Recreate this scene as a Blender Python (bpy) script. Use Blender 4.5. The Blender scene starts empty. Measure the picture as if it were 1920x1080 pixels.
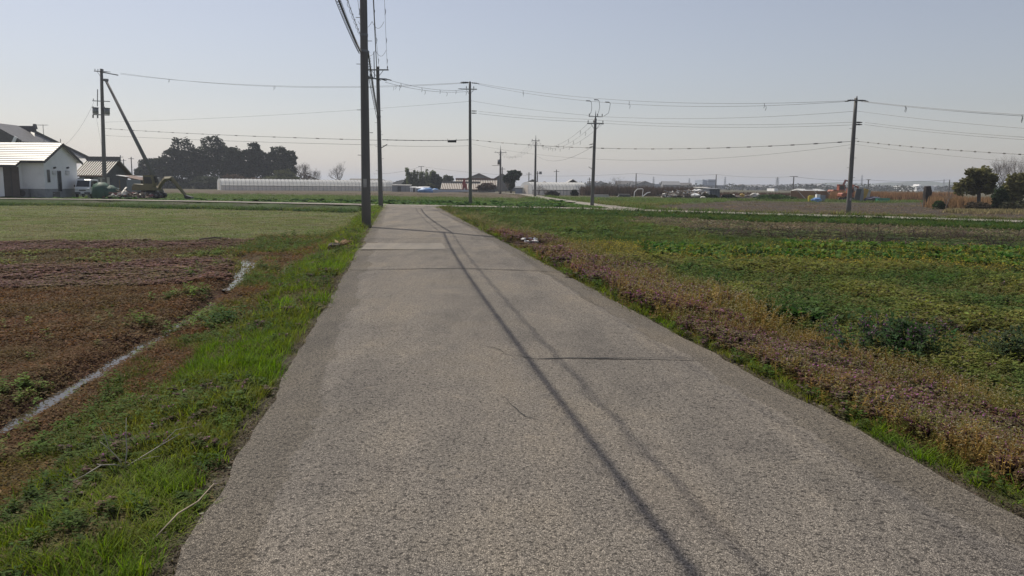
import bpy, math, random
import numpy as np
from mathutils import Vector, Matrix

random.seed(7)
rng = np.random.default_rng(7)
S = bpy.context.scene
COL = S.collection
R = math.radians

# ------------------------------------------------------------------ camera
FPX, CAMH = 1450.0, 1.55
PITCH = math.atan((540 - 348) / FPX)
ROLL = R(0.5)
cam_d = bpy.data.cameras.new('camera')
cam = bpy.data.objects.new('camera', cam_d)
COL.objects.link(cam)
cam_d.sensor_width = 36.0
cam_d.lens = 36.0 * FPX / 1920.0
cam_d.clip_start = 0.05
cam_d.clip_end = 12000
CAM_ROT = Matrix.Rotation(math.pi / 2 - PITCH, 3, 'X') @ Matrix.Rotation(ROLL, 3, 'Z')
cam.matrix_world = Matrix.Translation((0, 0, CAMH)) @ CAM_ROT.to_4x4()
S.camera = cam

# ------------------------------------------------------------------ sky, sun, exposure
SUN_EL, SUN_AZ = R(53), R(-44)          # azimuth measured from +Y towards +X
W = bpy.data.worlds.new('World')
S.world = W
W.use_nodes = True
nt = W.node_tree
bg = nt.nodes['Background']
sky = nt.nodes.new('ShaderNodeTexSky')
sky.sky_type = 'NISHITA'
sky.sun_disc = False
sky.sun_elevation = SUN_EL
sky.sun_rotation = SUN_AZ
sky.altitude = 0
sky.air_density = 1.2
sky.dust_density = 0.8
sky.ozone_density = 1.2
hs = nt.nodes.new('ShaderNodeHueSaturation')          # thick spring haze: a paler, greyer sky
hs.inputs['Saturation'].default_value = 0.62
nt.links.new(sky.outputs[0], hs.inputs['Color'])
tint = nt.nodes.new('ShaderNodeMix'); tint.data_type = 'RGBA'; tint.blend_type = 'MULTIPLY'
tint.inputs[0].default_value = 1.0; tint.inputs[7].default_value = (1.0, 0.955, 1.0, 1)
nt.links.new(hs.outputs[0], tint.inputs[6])
nt.links.new(tint.outputs[2], bg.inputs[0])
bg.inputs[1].default_value = 0.092
sun_d = bpy.data.lights.new('sun', 'SUN')
sun_d.energy = 4.6
sun_d.angle = R(0.53)
sun_d.color = (1.0, 0.93, 0.8)
sun = bpy.data.objects.new('sun', sun_d)
COL.objects.link(sun)
sdir = Vector((math.cos(SUN_EL) * math.sin(SUN_AZ), math.cos(SUN_EL) * math.cos(SUN_AZ), math.sin(SUN_EL)))
sun.rotation_euler = sdir.to_track_quat('Z', 'Y').to_euler()
sun.location = sdir * 40
S.view_settings.view_transform = 'Standard'
S.view_settings.look = 'None'
S.view_settings.exposure = 0.0
S.view_settings.gamma = 1.0
S.view_settings.use_curve_mapping = False
S.render.engine = 'CYCLES'
S.cycles.max_bounces = 6
S.cycles.diffuse_bounces = 3
S.cycles.transmission_bounces = 4
S.cycles.transparent_max_bounces = 6
S.cycles.volume_bounces = 0
S.cycles.use_denoising = True
S.cycles.denoiser = 'OPENIMAGEDENOISE'
S.cycles.denoising_input_passes = 'RGB_ALBEDO_NORMAL'
S.cycles.denoising_prefilter = 'ACCURATE'

# ------------------------------------------------------------------ photo geometry helpers
def ray(px, py):
    return CAM_ROT @ Vector(((px - 960) / FPX, -(py - 540) / FPX, -1.0))
def at(px, py, z=0.0):
    r = ray(px, py)
    k = (z - CAMH) / r.z
    return Vector((r.x * k, r.y * k, z))
def atd(px, py, d):
    r = ray(px, py)
    k = d / r.y
    return Vector((r.x * k, d, CAMH + r.z * k))
def X(px, d, py=352): return atd(px, py, d).x
def Z(px, py, d): return atd(px, py, d).z

# ------------------------------------------------------------------ object helpers
def tag(o, label=None, cat=None, group=None, kind=None):
    if label: o['label'] = label
    if cat: o['category'] = cat
    if group: o['group'] = group
    if kind: o['kind'] = kind
    return o
def thing(name, label, cat, loc=(0, 0, 0), rz=0.0, group=None):
    o = bpy.data.objects.new(name, None)
    COL.objects.link(o)
    o.empty_display_size = 0.3
    o.location = loc
    o.rotation_euler = (0, 0, rz)
    return tag(o, label, cat, group)

class MB:
    """collects shapes and links them as one mesh object"""
    def __init__(s): s.v = []; s.f = []
    def poly(s, pts):
        n = len(s.v); s.v += [tuple(p) for p in pts]; s.f.append(tuple(range(n, n + len(pts)))); return s
    def box(s, c, size, rz=0.0, top=None, rx=0.0, ry=0.0):
        n = len(s.v); hx, hy, hz = size[0] / 2, size[1] / 2, size[2] / 2
        m = Matrix.Rotation(rz, 3, 'Z') @ Matrix.Rotation(ry, 3, 'Y') @ Matrix.Rotation(rx, 3, 'X')
        tx, ty = top if top else (1, 1)
        for (a, b, z, kx, ky) in ((-1, -1, -1, 1, 1), (1, -1, -1, 1, 1), (1, 1, -1, 1, 1), (-1, 1, -1, 1, 1),
                                  (-1, -1, 1, tx, ty), (1, -1, 1, tx, ty), (1, 1, 1, tx, ty), (-1, 1, 1, tx, ty)):
            p = m @ Vector((a * hx * kx, b * hy * ky, z * hz))
            s.v.append((p.x + c[0], p.y + c[1], p.z + c[2]))
        for q in ((0, 3, 2, 1), (4, 5, 6, 7), (0, 1, 5, 4), (1, 2, 6, 5), (2, 3, 7, 6), (3, 0, 4, 7)):
            s.f.append(tuple(n + i for i in q))
        return s
    def bb(s, a, b):
        return s.box([(a[i] + b[i]) / 2 for i in range(3)], [abs(b[i] - a[i]) for i in range(3)])
    def beam(s, p0, p1, w, h):
        p0, p1 = Vector(p0), Vector(p1); d = (p1 - p0).normalized()
        u = Vector((0, 0, 1)); u = Vector((0, 1, 0)) if abs(d.z) > 0.95 else u
        x = d.cross(u).normalized(); y = x.cross(d)
        n = len(s.v)
        for p in (p0, p1):
            for a, b in ((-1, -1), (1, -1), (1, 1), (-1, 1)):
                s.v.append(tuple(p + x * (a * w / 2) + y * (b * h / 2)))
        for q in ((0, 1, 2, 3), (7, 6, 5, 4), (0, 4, 5, 1), (1, 5, 6, 2), (2, 6, 7, 3), (3, 7, 4, 0)):
            s.f.append(tuple(n + i for i in q))
        return s
    def tube(s, pts, r, n=8, caps=True):
        pts = [Vector(p) for p in pts]; k = len(pts)
        rs = list(r) if hasattr(r, '__len__') else [r] * k
        base = len(s.v); px = None
        for i, p in enumerate(pts):
            d = (pts[min(i + 1, k - 1)] - pts[max(i - 1, 0)])
            d = d.normalized() if d.length > 1e-9 else Vector((0, 0, 1))
            if px is None:
                u = Vector((0, 0, 1)) if abs(d.z) < 0.95 else Vector((0, 1, 0))
                x = d.cross(u).normalized()
            else:
                x = px - d * px.dot(d)
                x = x.normalized() if x.length > 1e-6 else d.orthogonal().normalized()
            px = x; y = d.cross(x)
            for j in range(n):
                a = 2 * math.pi * j / n
                s.v.append(tuple(p + (x * math.cos(a) + y * math.sin(a)) * rs[i]))
        for i in range(k - 1):
            for j in range(n):
                a = base + i * n + j; b = base + i * n + (j + 1) % n
                s.f.append((a, b, b + n, a + n))
        if caps:
            s.f.append(tuple(base + j for j in reversed(range(n))))
            s.f.append(tuple(base + (k - 1) * n + j for j in range(n)))
        return s
    def cyl(s, p0, p1, r0, r1=None, n=12):
        return s.tube([p0, p1], [r0, r0 if r1 is None else r1], n)
    def prism(s, poly, a0, a1, axis='y'):
        """extrude a polygon given in the plane across axis from a0 to a1"""
        n = len(s.v); k = len(poly)
        for a in (a0, a1):
            for (p, q) in poly:
                s.v.append((p, a, q) if axis == 'y' else ((a, p, q) if axis == 'x' else (p, q, a)))
        s.f.append(tuple(n + i for i in range(k))); s.f.append(tuple(n + k + i for i in reversed(range(k))))
        for i in range(k):
            j = (i + 1) % k
            s.f.append((n + i, n + k + i, n + k + j, n + j))
        return s
    def blob(s, c, r, seed=0, n=(8, 6), amp=0.2):
        rr = random.Random(seed); base = len(s.v); k, m = n
        r = r if hasattr(r, '__len__') else (r, r, r)
        s.v.append((c[0], c[1], c[2] - r[2]))
        for i in range(1, m):
            t = math.pi * i / m
            for j in range(k):
                p = 2 * math.pi * j / k; q = 1 + rr.uniform(-amp, amp)
                s.v.append((c[0] + r[0] * q * math.sin(t) * math.cos(p), c[1] + r[1] * q * math.sin(t) * math.sin(p), c[2] - r[2] * q * math.cos(t)))
        s.v.append((c[0], c[1], c[2] + r[2])); last = len(s.v) - 1
        for j in range(k):
            s.f.append((base, base + 1 + (j + 1) % k, base + 1 + j))
            a = base + 1 + (m - 2) * k
            s.f.append((a + j, a + (j + 1) % k, last))
        for i in range(m - 2):
            for j in range(k):
                a = base + 1 + i * k
                s.f.append((a + j, a + (j + 1) % k, a + k + (j + 1) % k, a + k + j))
        return s
    def build(s, name, mat, parent=None, smooth=False, bevel=0.0):
        me = bpy.data.meshes.new(name)
        me.from_pydata(s.v, [], s.f)
        me.materials.append(mat)
        me.validate(); me.update()
        if smooth: me.shade_smooth()
        o = bpy.data.objects.new(name, me)
        COL.objects.link(o)
        if parent is not None: o.parent = parent
        if bevel:
            b = o.modifiers.new('bevel', 'BEVEL'); b.width = bevel; b.segments = 2; b.limit_method = 'ANGLE'
        return o

def np_mesh(name, V, T, col, mat, parent=None):
    """one mesh from numpy arrays: V (n,3), T (m,3) triangles, col (n,3) the plant's own colours"""
    me = bpy.data.meshes.new(name)
    V = np.ascontiguousarray(V, dtype=np.float32); T = np.ascontiguousarray(T, dtype=np.int32)
    me.vertices.add(len(V)); me.vertices.foreach_set('co', V.ravel())
    me.loops.add(T.size); me.loops.foreach_set('vertex_index', T.ravel())
    me.polygons.add(len(T)); me.polygons.foreach_set('loop_start', np.arange(0, T.size, 3, dtype=np.int32))
    a = me.attributes.new('col', 'FLOAT_COLOR', 'POINT')
    c4 = np.ones((len(V), 4), np.float32); c4[:, :3] = col
    a.data.foreach_set('color', c4.ravel())
    me.materials.append(mat); me.update(calc_edges=True)
    o = bpy.data.objects.new(name, me); COL.objects.link(o)
    if parent is not None: o.parent = parent
    return o

# ------------------------------------------------------------------ numpy noise
_lat = {}
def vnoise(x, y, scale, seed=0):
    """smooth value noise in -1..1"""
    if seed not in _lat: _lat[seed] = np.random.default_rng(1000 + seed).uniform(-1, 1, (256, 256))
    L = _lat[seed]
    fx = np.asarray(x, float) * scale + 1000.3; fy = np.asarray(y, float) * scale + 1000.7
    ix = np.floor(fx).astype(int); iy = np.floor(fy).astype(int)
    tx = fx - ix; ty = fy - iy
    tx = tx * tx * (3 - 2 * tx); ty = ty * ty * (3 - 2 * ty)
    g = lambda a, b: L[(ix + a) & 255, (iy + b) & 255]
    return (g(0, 0) * (1 - tx) + g(1, 0) * tx) * (1 - ty) + (g(0, 1) * (1 - tx) + g(1, 1) * tx) * ty
def fbm(x, y, scale, seed=0, o=3):
    r = 0; a = 1.0; n = 0
    for i in range(o):
        r = r + a * vnoise(x, y, scale * 2 ** i, seed + i); n += a; a *= 0.55
    return r / n
def sstep(a, b, x):
    t = np.clip((x - a) / (b - a), 0, 1)
    return t * t * (3 - 2 * t)
def pdist(x, y, poly):
    """distance to a polyline and which side (positive = left of its direction)"""
    best = np.full(np.shape(x), 1e9); side = np.zeros(np.shape(x))
    for (ax, ay), (bx, by) in zip(poly[:-1], poly[1:]):
        dx, dy = bx - ax, by - ay; L2 = dx * dx + dy * dy
        t = np.clip(((x - ax) * dx + (y - ay) * dy) / L2, 0, 1)
        d = np.hypot(x - ax - t * dx, y - ay - t * dy)
        s = np.sign(dx * (y - ay) - dy * (x - ax))
        m = d < best
        best = np.where(m, d, best); side = np.where(m, s, side)
    return best, side

# ------------------------------------------------------------------ materials
def new_mat(name):
    m = bpy.data.materials.new(name); m.use_nodes = True
    n = m.node_tree.nodes; l = m.node_tree.links
    return m, n, l, n['Principled BSDF']
def node(n, t, **kw):
    x = n.new(t)
    for k, v in kw.items():
        if k in x.inputs: x.inputs[k].default_value = v
        else: setattr(x, k, v)
    return x
def mixc(n, l, fac, a, b, mode='MIX'):
    x = n.new('ShaderNodeMix'); x.data_type = 'RGBA'; x.blend_type = mode
    for k, v in ((0, fac), (6, a), (7, b)):
        if hasattr(v, 'links') or hasattr(v, 'is_linked'): l.new(v, x.inputs[k])
        else: x.inputs[k].default_value = v if k == 0 else (*v, 1)
    return x.outputs[2]
def ramp(n, l, src, stops):
    r = n.new('ShaderNodeValToRGB'); l.new(src, r.inputs[0]); e = r.color_ramp.elements
    while len(e) > 1: e.remove(e[-1])
    for i, (p, c) in enumerate(stops):
        q = e[0] if i == 0 else e.new(p)
        q.position = p; q.color = (*c, 1) if hasattr(c, '__len__') else (c, c, c, 1)
    return r.outputs[0]
_mats = {}
def M(name, c, rough=0.7, var=0.18, scale=1.5, bump=0.0, bscale=20.0, metal=0.0, c2=None, spec=0.5, streak=False):
    """a surface with uneven colour: c, blotched towards c2"""
    if name in _mats: return _mats[name]
    m, n, l, b = new_mat(name)
    co = node(n, 'ShaderNodeTexCoord')
    src = co.outputs['Object']
    if streak:
        mp = node(n, 'ShaderNodeMapping'); mp.inputs['Scale'].default_value = (1, 1, 0.12); l.new(src, mp.inputs[0]); src = mp.outputs[0]
    nz = node(n, 'ShaderNodeTexNoise', Scale=scale, Detail=6.0, Roughness=0.65); l.new(src, nz.inputs['Vector'])
    c2 = c2 or tuple(x * (1 - 2.2 * var) for x in c)
    hi = tuple(min(1, x * (1 + 0.6 * var)) for x in c)
    l.new(ramp(n, l, nz.outputs[0], ((0.28, c2), (0.5, c), (0.75, hi))), b.inputs['Base Color'])
    b.inputs['Roughness'].default_value = rough; b.inputs['Metallic'].default_value = metal
    b.inputs['Specular IOR Level'].default_value = spec
    if bump:
        n2 = node(n, 'ShaderNodeTexNoise', Scale=bscale, Detail=4.0); l.new(co.outputs['Object'], n2.inputs['Vector'])
        bp = node(n, 'ShaderNodeBump', Strength=bump, Distance=0.02); l.new(n2.outputs[0], bp.inputs['Height']); l.new(bp.outputs[0], b.inputs['Normal'])
    _mats[name] = m
    return m
def veg_mat(name, trans=0.35, rough=0.6):
    m, n, l, b = new_mat(name)
    at_ = node(n, 'ShaderNodeAttribute', attribute_name='col')
    b.inputs['Roughness'].default_value = rough; b.inputs['Specular IOR Level'].default_value = 0.04
    l.new(at_.outputs['Color'], b.inputs['Base Color'])
    tr = node(n, 'ShaderNodeBsdfTranslucent')
    hs = node(n, 'ShaderNodeHueSaturation', Saturation=1.15, Value=1.25); l.new(at_.outputs['Color'], hs.inputs['Color'])
    l.new(hs.outputs[0], tr.inputs['Color'])
    mx = node(n, 'ShaderNodeMixShader'); mx.inputs[0].default_value = trans
    l.new(b.outputs[0], mx.inputs[1]); l.new(tr.outputs[0], mx.inputs[2])
    l.new(mx.outputs[0], n['Material Output'].inputs['Surface'])
    return m
VEG = veg_mat('living_leaf')
CROWN = veg_mat('tree_leaf', 0.28, 0.6)
DRYVEG = veg_mat('dry_plant', 0.4, 0.8)

CONC = M('weathered_concrete', (0.15, 0.145, 0.14), 0.85, 0.2, 1.2, 0.3, 40, streak=True)
CONC_L = M('pale_concrete', (0.42, 0.41, 0.39), 0.85, 0.15, 1.0, 0.2)
STEEL = M('galvanised_steel', (0.2, 0.205, 0.21), 0.5, 0.12, 6, metal=0.6)
BLACK = M('black_rubber', (0.02, 0.02, 0.022), 0.6, 0.2, 8)
WIRE = M('wire_sheath', (0.03, 0.03, 0.033), 0.55, 0.1, 4)
PORC = M('insulator_porcelain', (0.25, 0.24, 0.23), 0.3, 0.1, 5)
WHITEW = M('white_render', (0.8, 0.8, 0.8), 0.85, 0.06, 0.6, 0.1)
GREYW = M('grey_sheet_wall', (0.27, 0.28, 0.3), 0.6, 0.12, 0.8, streak=True)
DARKW = M('dark_wall', (0.1, 0.1, 0.105), 0.8, 0.2, 0.8)
BROWN_DOOR = M('brown_door', (0.07, 0.055, 0.048), 0.6, 0.15, 2)
GLASS = M('dark_glass', (0.03, 0.035, 0.04), 0.08, 0.1, 2)
WOOD = M('weathered_wood', (0.2, 0.15, 0.105), 0.85, 0.25, 3, streak=True)

# ================================================================== TERRAIN
HALF = 1.92
FARM = [(1.03 + 0.15 * 30, -30.0), (1.03 - 0.15 * 58.5, 58.5)]
CROSS = [(-95, 76), (-60, 71.5), (-45.7, 69.5), (-35.9, 68.6), (-25, 65.2), (-10.9, 59.4), (-4.4, 57.6), (3.75, 54.9), (8.4, 51.3),
         (14.7, 46.0), (20, 42.6), (25.1, 38.3), (40, 24), (70, -10)]
SIDE = [(-30, 200), (-12, 184), (-3.7, 170), (2.2, 140), (4.4, 94), (6.4, 68), (8.0, 54)]
RUT = [(-3.9, 5.2), (-4.03, 5.9), (-4.26, 7.45), (-4.55, 9.84), (-4.95, 12.67), (-5.49, 15.19), (-6.43, 18.91), (-7.4, 20.6), (-8.6, 21.6)]
RUT2 = [(-4.4, 14.2), (-4.57, 15.29), (-5.29, 18.5)]
def road_u(x, y): return (x - 1.03 + 0.15 * y) * 0.989
def roads(x, y):
    df, sf = pdist(x, y, FARM); dc, sc = pdist(x, y, CROSS); ds, ss = pdist(x, y, SIDE)
    return df - HALF, sf, dc - 1.45, sc, ds - 1.1, ss
def gz(x, y):
    x = np.asarray(x, float); y = np.asarray(y, float)
    f, sf, c, sc, s, ss = roads(x, y)
    dm = np.minimum(np.minimum(f, c - .8 * sstep(2.5, 6, f)), s - .7)
    near = sc < 0                                     # on the camera's side of the crossroad
    lvl = np.where(near, np.where(sf > 0, -0.35, -0.18), -0.22)
    wid = np.where(near & (sf > 0) & (f < c), 2.0, 1.5)
    k = np.clip((dm - 0.25) / (wid - 0.25), 0, 1); k = k * k * (3 - 2 * k)
    z = lvl * k
    amp = sstep(0.1, 1.2, dm)
    z = z + amp * (0.05 * fbm(x, y, 0.55, 3) + 0.025 * fbm(x, y, 2.6, 9, 2))
    r, _ = pdist(x, y, RUT); r2, _ = pdist(x, y, RUT2)
    z = z - 0.11 * np.exp(-(r / 0.2) ** 2) + 0.05 * np.exp(-((r - 0.42) / 0.16) ** 2) - 0.07 * np.exp(-(r2 / 0.14) ** 2)
    # ploughed land beyond the crossroad keeps its furrows
    plough = (~near) & (ss > 0) & (y < 110)
    z = z + np.where(plough, 0.05 * np.sin((y + 0.45 * x) * 5.2) * sstep(1.5, 3, c), 0)
    edge = 0.028 * vnoise(x, y, 2.1, 17)
    return np.where(dm < 0.02, -0.035, np.maximum(z - 0.02 + edge * sstep(0, .2, dm) * (1 - sstep(.5, 1.2, dm)), -0.9))
def gz1(x, y): return float(gz(np.array([x]), np.array([y]))[0])
def ground(px, py, z=-0.25):
    """point of the real ground seen at this place of the photograph"""
    for _ in range(6):
        p = at(px, py, z); z = gz1(p.x, p.y)
    return Vector((p.x, p.y, z))

# ---- what grows or lies where (world coordinates): zone number per point
(ROADZ, DIRT, VERGE, MIXED, REDWEED, PURPLE_L, GREENBROWN, MOWN, BANK, GOLD, WEEDR, LEAFY, REDSTRIP, STALK, CLODS, JUNC,
 CROP, BEIGE, PLOUGH, FARGREEN, FAR) = range(21)
def zones(x, y, jit=1.0):
    f, sf, c, sc, s, ss = roads(x, y)
    n1 = vnoise(x, y, 0.9, 31) * jit; n2 = vnoise(x, y, 0.3, 37) * jit
    f = f + 0.12 * n1 * np.clip(f, 0, 1)
    z = np.full(np.shape(x), FAR)
    near = sc < 0
    L = near & (sf > 0); Rr = near & (sf <= 0)
    w = y - 0.3 * x + 0.9 * n2 + 0.4 * n1
    v = y + 0.3 * x + 0.7 * n2 + 0.25 * n1
    z = np.where(L, REDWEED, z)
    z = np.where(L & (w > 16.6), PURPLE_L, z)
    z = np.where(L & (w > 21.3), GREENBROWN, z)
    z = np.where(L & (w > 25.2), PURPLE_L, z)
    z = np.where(L & (w > 28.8), MOWN, z)
    vw = np.where(y < 5, 1.3, 1.02) + 0.28 * n1
    z = np.where(L & (f < vw + np.where(y > 13.5, 0.9 + .25 * (y - 13.5).clip(0, 8), 0.7)) & (w < 31), MIXED, z)
    z = np.where(L & (f < vw), VERGE, z)
    z = np.where(Rr, WEEDR, z)
    e = f
    z = np.where(Rr & (v > 19.6) & (e > 3.4 + 0.6 * n1), LEAFY, z)
    z = np.where(Rr & (v > 25.6), REDSTRIP, z)
    z = np.where(Rr & (v > 27.2), STALK, z)
    z = np.where(Rr & (v > 34), CLODS, z)
    z = np.where(Rr & (v > 23) & (e < 9 + 2 * n2) & (v < 60), JUNC, z)
    z = np.where(Rr & (e < 2.05 + 0.35 * n1) & (v < 25), GOLD, z)
    z = np.where(near & (c < 5.5 + n2) & (f > 1.0), BANK, z)
    z = np.where(Rr & (e < 0.2 + 0.1 * n1), VERGE, z)
    z = np.where(near & (f < np.where(sf > 0, 0.1, 0.05) + 0.08 * n1), DIRT, z)
    # beyond the crossroad
    B = ~near
    side_r = ss > 0
    z = np.where(B & side_r, FAR, z)
    z = np.where(B & ~side_r & (c < 44 + 3 * n2), CROP, z)
    z = np.where(B & ~side_r & (c >= 44 + 3 * n2) & (y < 190), BEIGE, z)
    z = np.where(B & side_r & (y < 118), FARGREEN, z)
    z = np.where(B & side_r & (y < np.clip(62 + (x - 8) * 2.0, 50, 102) + 2 * n2) & (s > 2.5), PLOUGH, z)
    z = np.where(B & side_r & (c < 2.2 + 0.6 * n1), FARGREEN, z)
    z = np.where(B & (c < 0.6), DIRT, z)
    z = np.where((f < 0) & near | (c < 0) | (s < 0), ROADZ, z)
    return z
SOIL = {ROADZ: (.14, .12, .1), DIRT: (.13, .11, .085), VERGE: (.075, .085, .028), MIXED: (.095, .07, .035), REDWEED: (.10, .052, .034),
        PURPLE_L: (.115, .07, .065), GREENBROWN: (.09, .075, .035), MOWN: (.165, .165, .085), BANK: (.07, .11, .035), GOLD: (.105, .075, .035),
        WEEDR: (.065, .075, .03), LEAFY: (.05, .055, .026), REDSTRIP: (.15, .09, .07), STALK: (.08, .085, .042), CLODS: (.10, .095, .05),
        JUNC: (.07, .085, .03), CROP: (.08, .13, .035), BEIGE: (.14, .11, .078), PLOUGH: (.085, .066, .052), FARGREEN: (.085, .11, .04), FAR: (.13, .12, .075)}
SOIL_A = np.array([SOIL[i] for i in range(21)]) * .68

def axis(fine0, fine1, step, lo, hi, g=1.09, mx=400):
    a = list(np.arange(fine0, fine1 + 1e-6, step)); s = step
    while a[-1] < hi: s = min(s * g, mx); a.append(a[-1] + s)
    s = step; b = [fine0]
    while b[-1] > lo: s = min(s * g, mx); b.append(b[-1] - s)
    return np.array(b[:0:-1] + a)
gx = axis(-11, 8, 0.11, -5200, 5200, 1.075); gy = axis(2.0, 24, 0.11, -40, 5600, 1.06)
GX, GY = np.meshgrid(gx, gy)
fx, fy = GX.ravel(), GY.ravel()
zz = gz(fx, fy)
cc = SOIL_A[zones(fx, fy)]
nx, ny = len(gx), len(gy)
ii = (np.arange(ny - 1)[:, None] * nx + np.arange(nx - 1)[None, :]).ravel()
TT = np.concatenate([np.stack([ii, ii + 1, ii + nx + 1], 1), np.stack([ii, ii + nx + 1, ii + nx], 1)])
m, n, l, b = new_mat('field_soil')
at_ = node(n, 'ShaderNodeAttribute', attribute_name='col')
co = node(n, 'ShaderNodeTexCoord')
n1 = node(n, 'ShaderNodeTexNoise', Scale=0.8, Detail=8.0, Roughness=0.7); l.new(co.outputs['Object'], n1.inputs['Vector'])
n2 = node(n, 'ShaderNodeTexNoise', Scale=14.0, Detail=6.0, Roughness=0.7); l.new(co.outputs['Object'], n2.inputs['Vector'])
a = mixc(n, l, 1.0, at_.outputs['Color'], ramp(n, l, n1.outputs[0], ((.3, (.62, .6, .58)), (.5, (1, 1, 1)), (.72, (1.3, 1.28, 1.2)))), 'MULTIPLY')
a = mixc(n, l, 1.0, a, ramp(n, l, n2.outputs[0], ((.3, (.6, .58, .55)), (.55, (1.05, 1.05, 1.05)), (.75, (1.4, 1.38, 1.3)))), 'MULTIPLY')
l.new(a, b.inputs['Base Color']); b.inputs['Roughness'].default_value = 0.95; b.inputs['Specular IOR Level'].default_value = 0.15
bp = node(n, 'ShaderNodeBump', Strength=0.9, Distance=0.03); l.new(n2.outputs[0], bp.inputs['Height']); l.new(bp.outputs[0], b.inputs['Normal'])
tag(np_mesh('ground', np.stack([fx, fy, zz], 1), TT, cc, m), kind='structure')

# ================================================================== ROADS
def road_mat(name, c_lo, c_hi, gap, dirt, scale=95.0, near=1.0):
    m, n, l, b = new_mat(name)
    co = node(n, 'ShaderNodeTexCoord'); P = co.outputs['Object']
    wob = node(n, 'ShaderNodeTexNoise', Scale=60.0, Detail=2.0); l.new(P, wob.inputs['Vector'])
    vv = node(n, 'ShaderNodeVectorMath', operation='MULTIPLY_ADD'); l.new(wob.outputs['Color'], vv.inputs[0])
    vv.inputs[1].default_value = (.012,) * 3; l.new(P, vv.inputs[2])
    v1 = node(n, 'ShaderNodeTexVoronoi', Scale=scale); l.new(vv.outputs[0], v1.inputs['Vector'])
    v2 = node(n, 'ShaderNodeTexVoronoi', Scale=scale, feature='DISTANCE_TO_EDGE'); l.new(vv.outputs[0], v2.inputs['Vector'])
    sep = node(n, 'ShaderNodeSeparateColor'); l.new(v1.outputs['Color'], sep.inputs[0])
    stone = ramp(n, l, sep.outputs[0], ((0, c_lo), (.55, tuple((a + b2) / 2 for a, b2 in zip(c_lo, c_hi))), (1, c_hi)))
    # bigger pores where stones have come out
    pn = node(n, 'ShaderNodeTexNoise', Scale=48.0, Detail=3.0, Roughness=.6); l.new(P, pn.inputs['Vector'])
    pore = ramp(n, l, pn.outputs[0], ((.36, 1.0), (.46, 0.0)))
    grout = ramp(n, l, v2.outputs['Distance'], ((.0, 1.0), (.13, 0.0)))
    mxm = node(n, 'ShaderNodeMath', operation='MAXIMUM'); l.new(pore, mxm.inputs[0]); l.new(grout, mxm.inputs[1])
    sc2 = node(n, 'ShaderNodeMath', operation='MULTIPLY'); l.new(mxm.outputs[0], sc2.inputs[0]); sc2.inputs[1].default_value = near
    c = mixc(n, l, sc2.outputs[0], stone, gap)
    # worn, dusty and damp-stained patches along the road
    mp = node(n, 'ShaderNodeMapping'); mp.inputs['Rotation'].default_value = (0, 0, -0.149); mp.inputs['Scale'].default_value = (1.0, 0.22, 1); l.new(P, mp.inputs[0])
    n1 = node(n, 'ShaderNodeTexNoise', Scale=1.1, Detail=7.0, Roughness=0.62); l.new(mp.outputs[0], n1.inputs['Vector'])
    n3 = node(n, 'ShaderNodeTexNoise', Scale=0.55, Detail=9.0, Roughness=0.68); l.new(P, n3.inputs['Vector'])
    c = mixc(n, l, 1.0, c, ramp(n, l, n1.outputs[0], ((.3, (.66, .67, .69)), (.5, (1, 1, 1)), (.7, (1.18, 1.14, 1.07)))), 'MULTIPLY')
    c = mixc(n, l, 1.0, c, ramp(n, l, n3.outputs[0], ((.32, (.8, .8, .82)), (.5, (1, 1, 1)), (.7, (1.12, 1.09, 1.02)))), 'MULTIPLY')
    n4 = node(n, 'ShaderNodeTexNoise', Scale=1.7, Detail=8.0, Roughness=0.75); l.new(P, n4.inputs['Vector'])
    c = mixc(n, l, ramp(n, l, n4.outputs[0], ((.6, 0.0), (.78, .55))), c, dirt)
    ed = node(n, 'ShaderNodeAttribute', attribute_name='edge'); en = node(n, 'ShaderNodeMath', operation='MULTIPLY_ADD'); l.new(n3.outputs[0], en.inputs[0]); en.inputs[1].default_value = .34; l.new(ed.outputs['Fac'], en.inputs[2])
    c = mixc(n, l, ramp(n, l, en.outputs[0], ((.99, 0.0), (1.16, .6))), c, mixc(n, l, 1.0, c, (.6, .58, .53), 'MULTIPLY'))
    l.new(c, b.inputs['Base Color']); b.inputs['Roughness'].default_value = 0.88; b.inputs['Specular IOR Level'].default_value = 0.3
    h = node(n, 'ShaderNodeMath', operation='SUBTRACT'); l.new(sep.outputs[1], h.inputs[0]); l.new(mxm.outputs[0], h.inputs[1])
    bp = node(n, 'ShaderNodeBump', Strength=0.75 * near, Distance=0.006); l.new(h.outputs[0], bp.inputs['Height']); l.new(bp.outputs[0], b.inputs['Normal'])
    return m
ASPHALT = road_mat('exposed_aggregate_asphalt', (.185, .163, .139), (.385, .34, .287), (.045, .039, .033), (.42, .35, .265), 112.0)
PALE_ASPHALT = road_mat('pale_lane_asphalt', (.21, .19, .165), (.31, .285, .245), (.15, .14, .12), (.36, .31, .24), 60, 0.5)
SLAB = road_mat('smooth_road_slab', (.165, .148, .128), (.265, .236, .202), (.14, .13, .11), (.38, .33, .26), 120, 0.5)
CRACK = M('crack_filling', (.035, .032, .03), .95, .2, 8)

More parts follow.
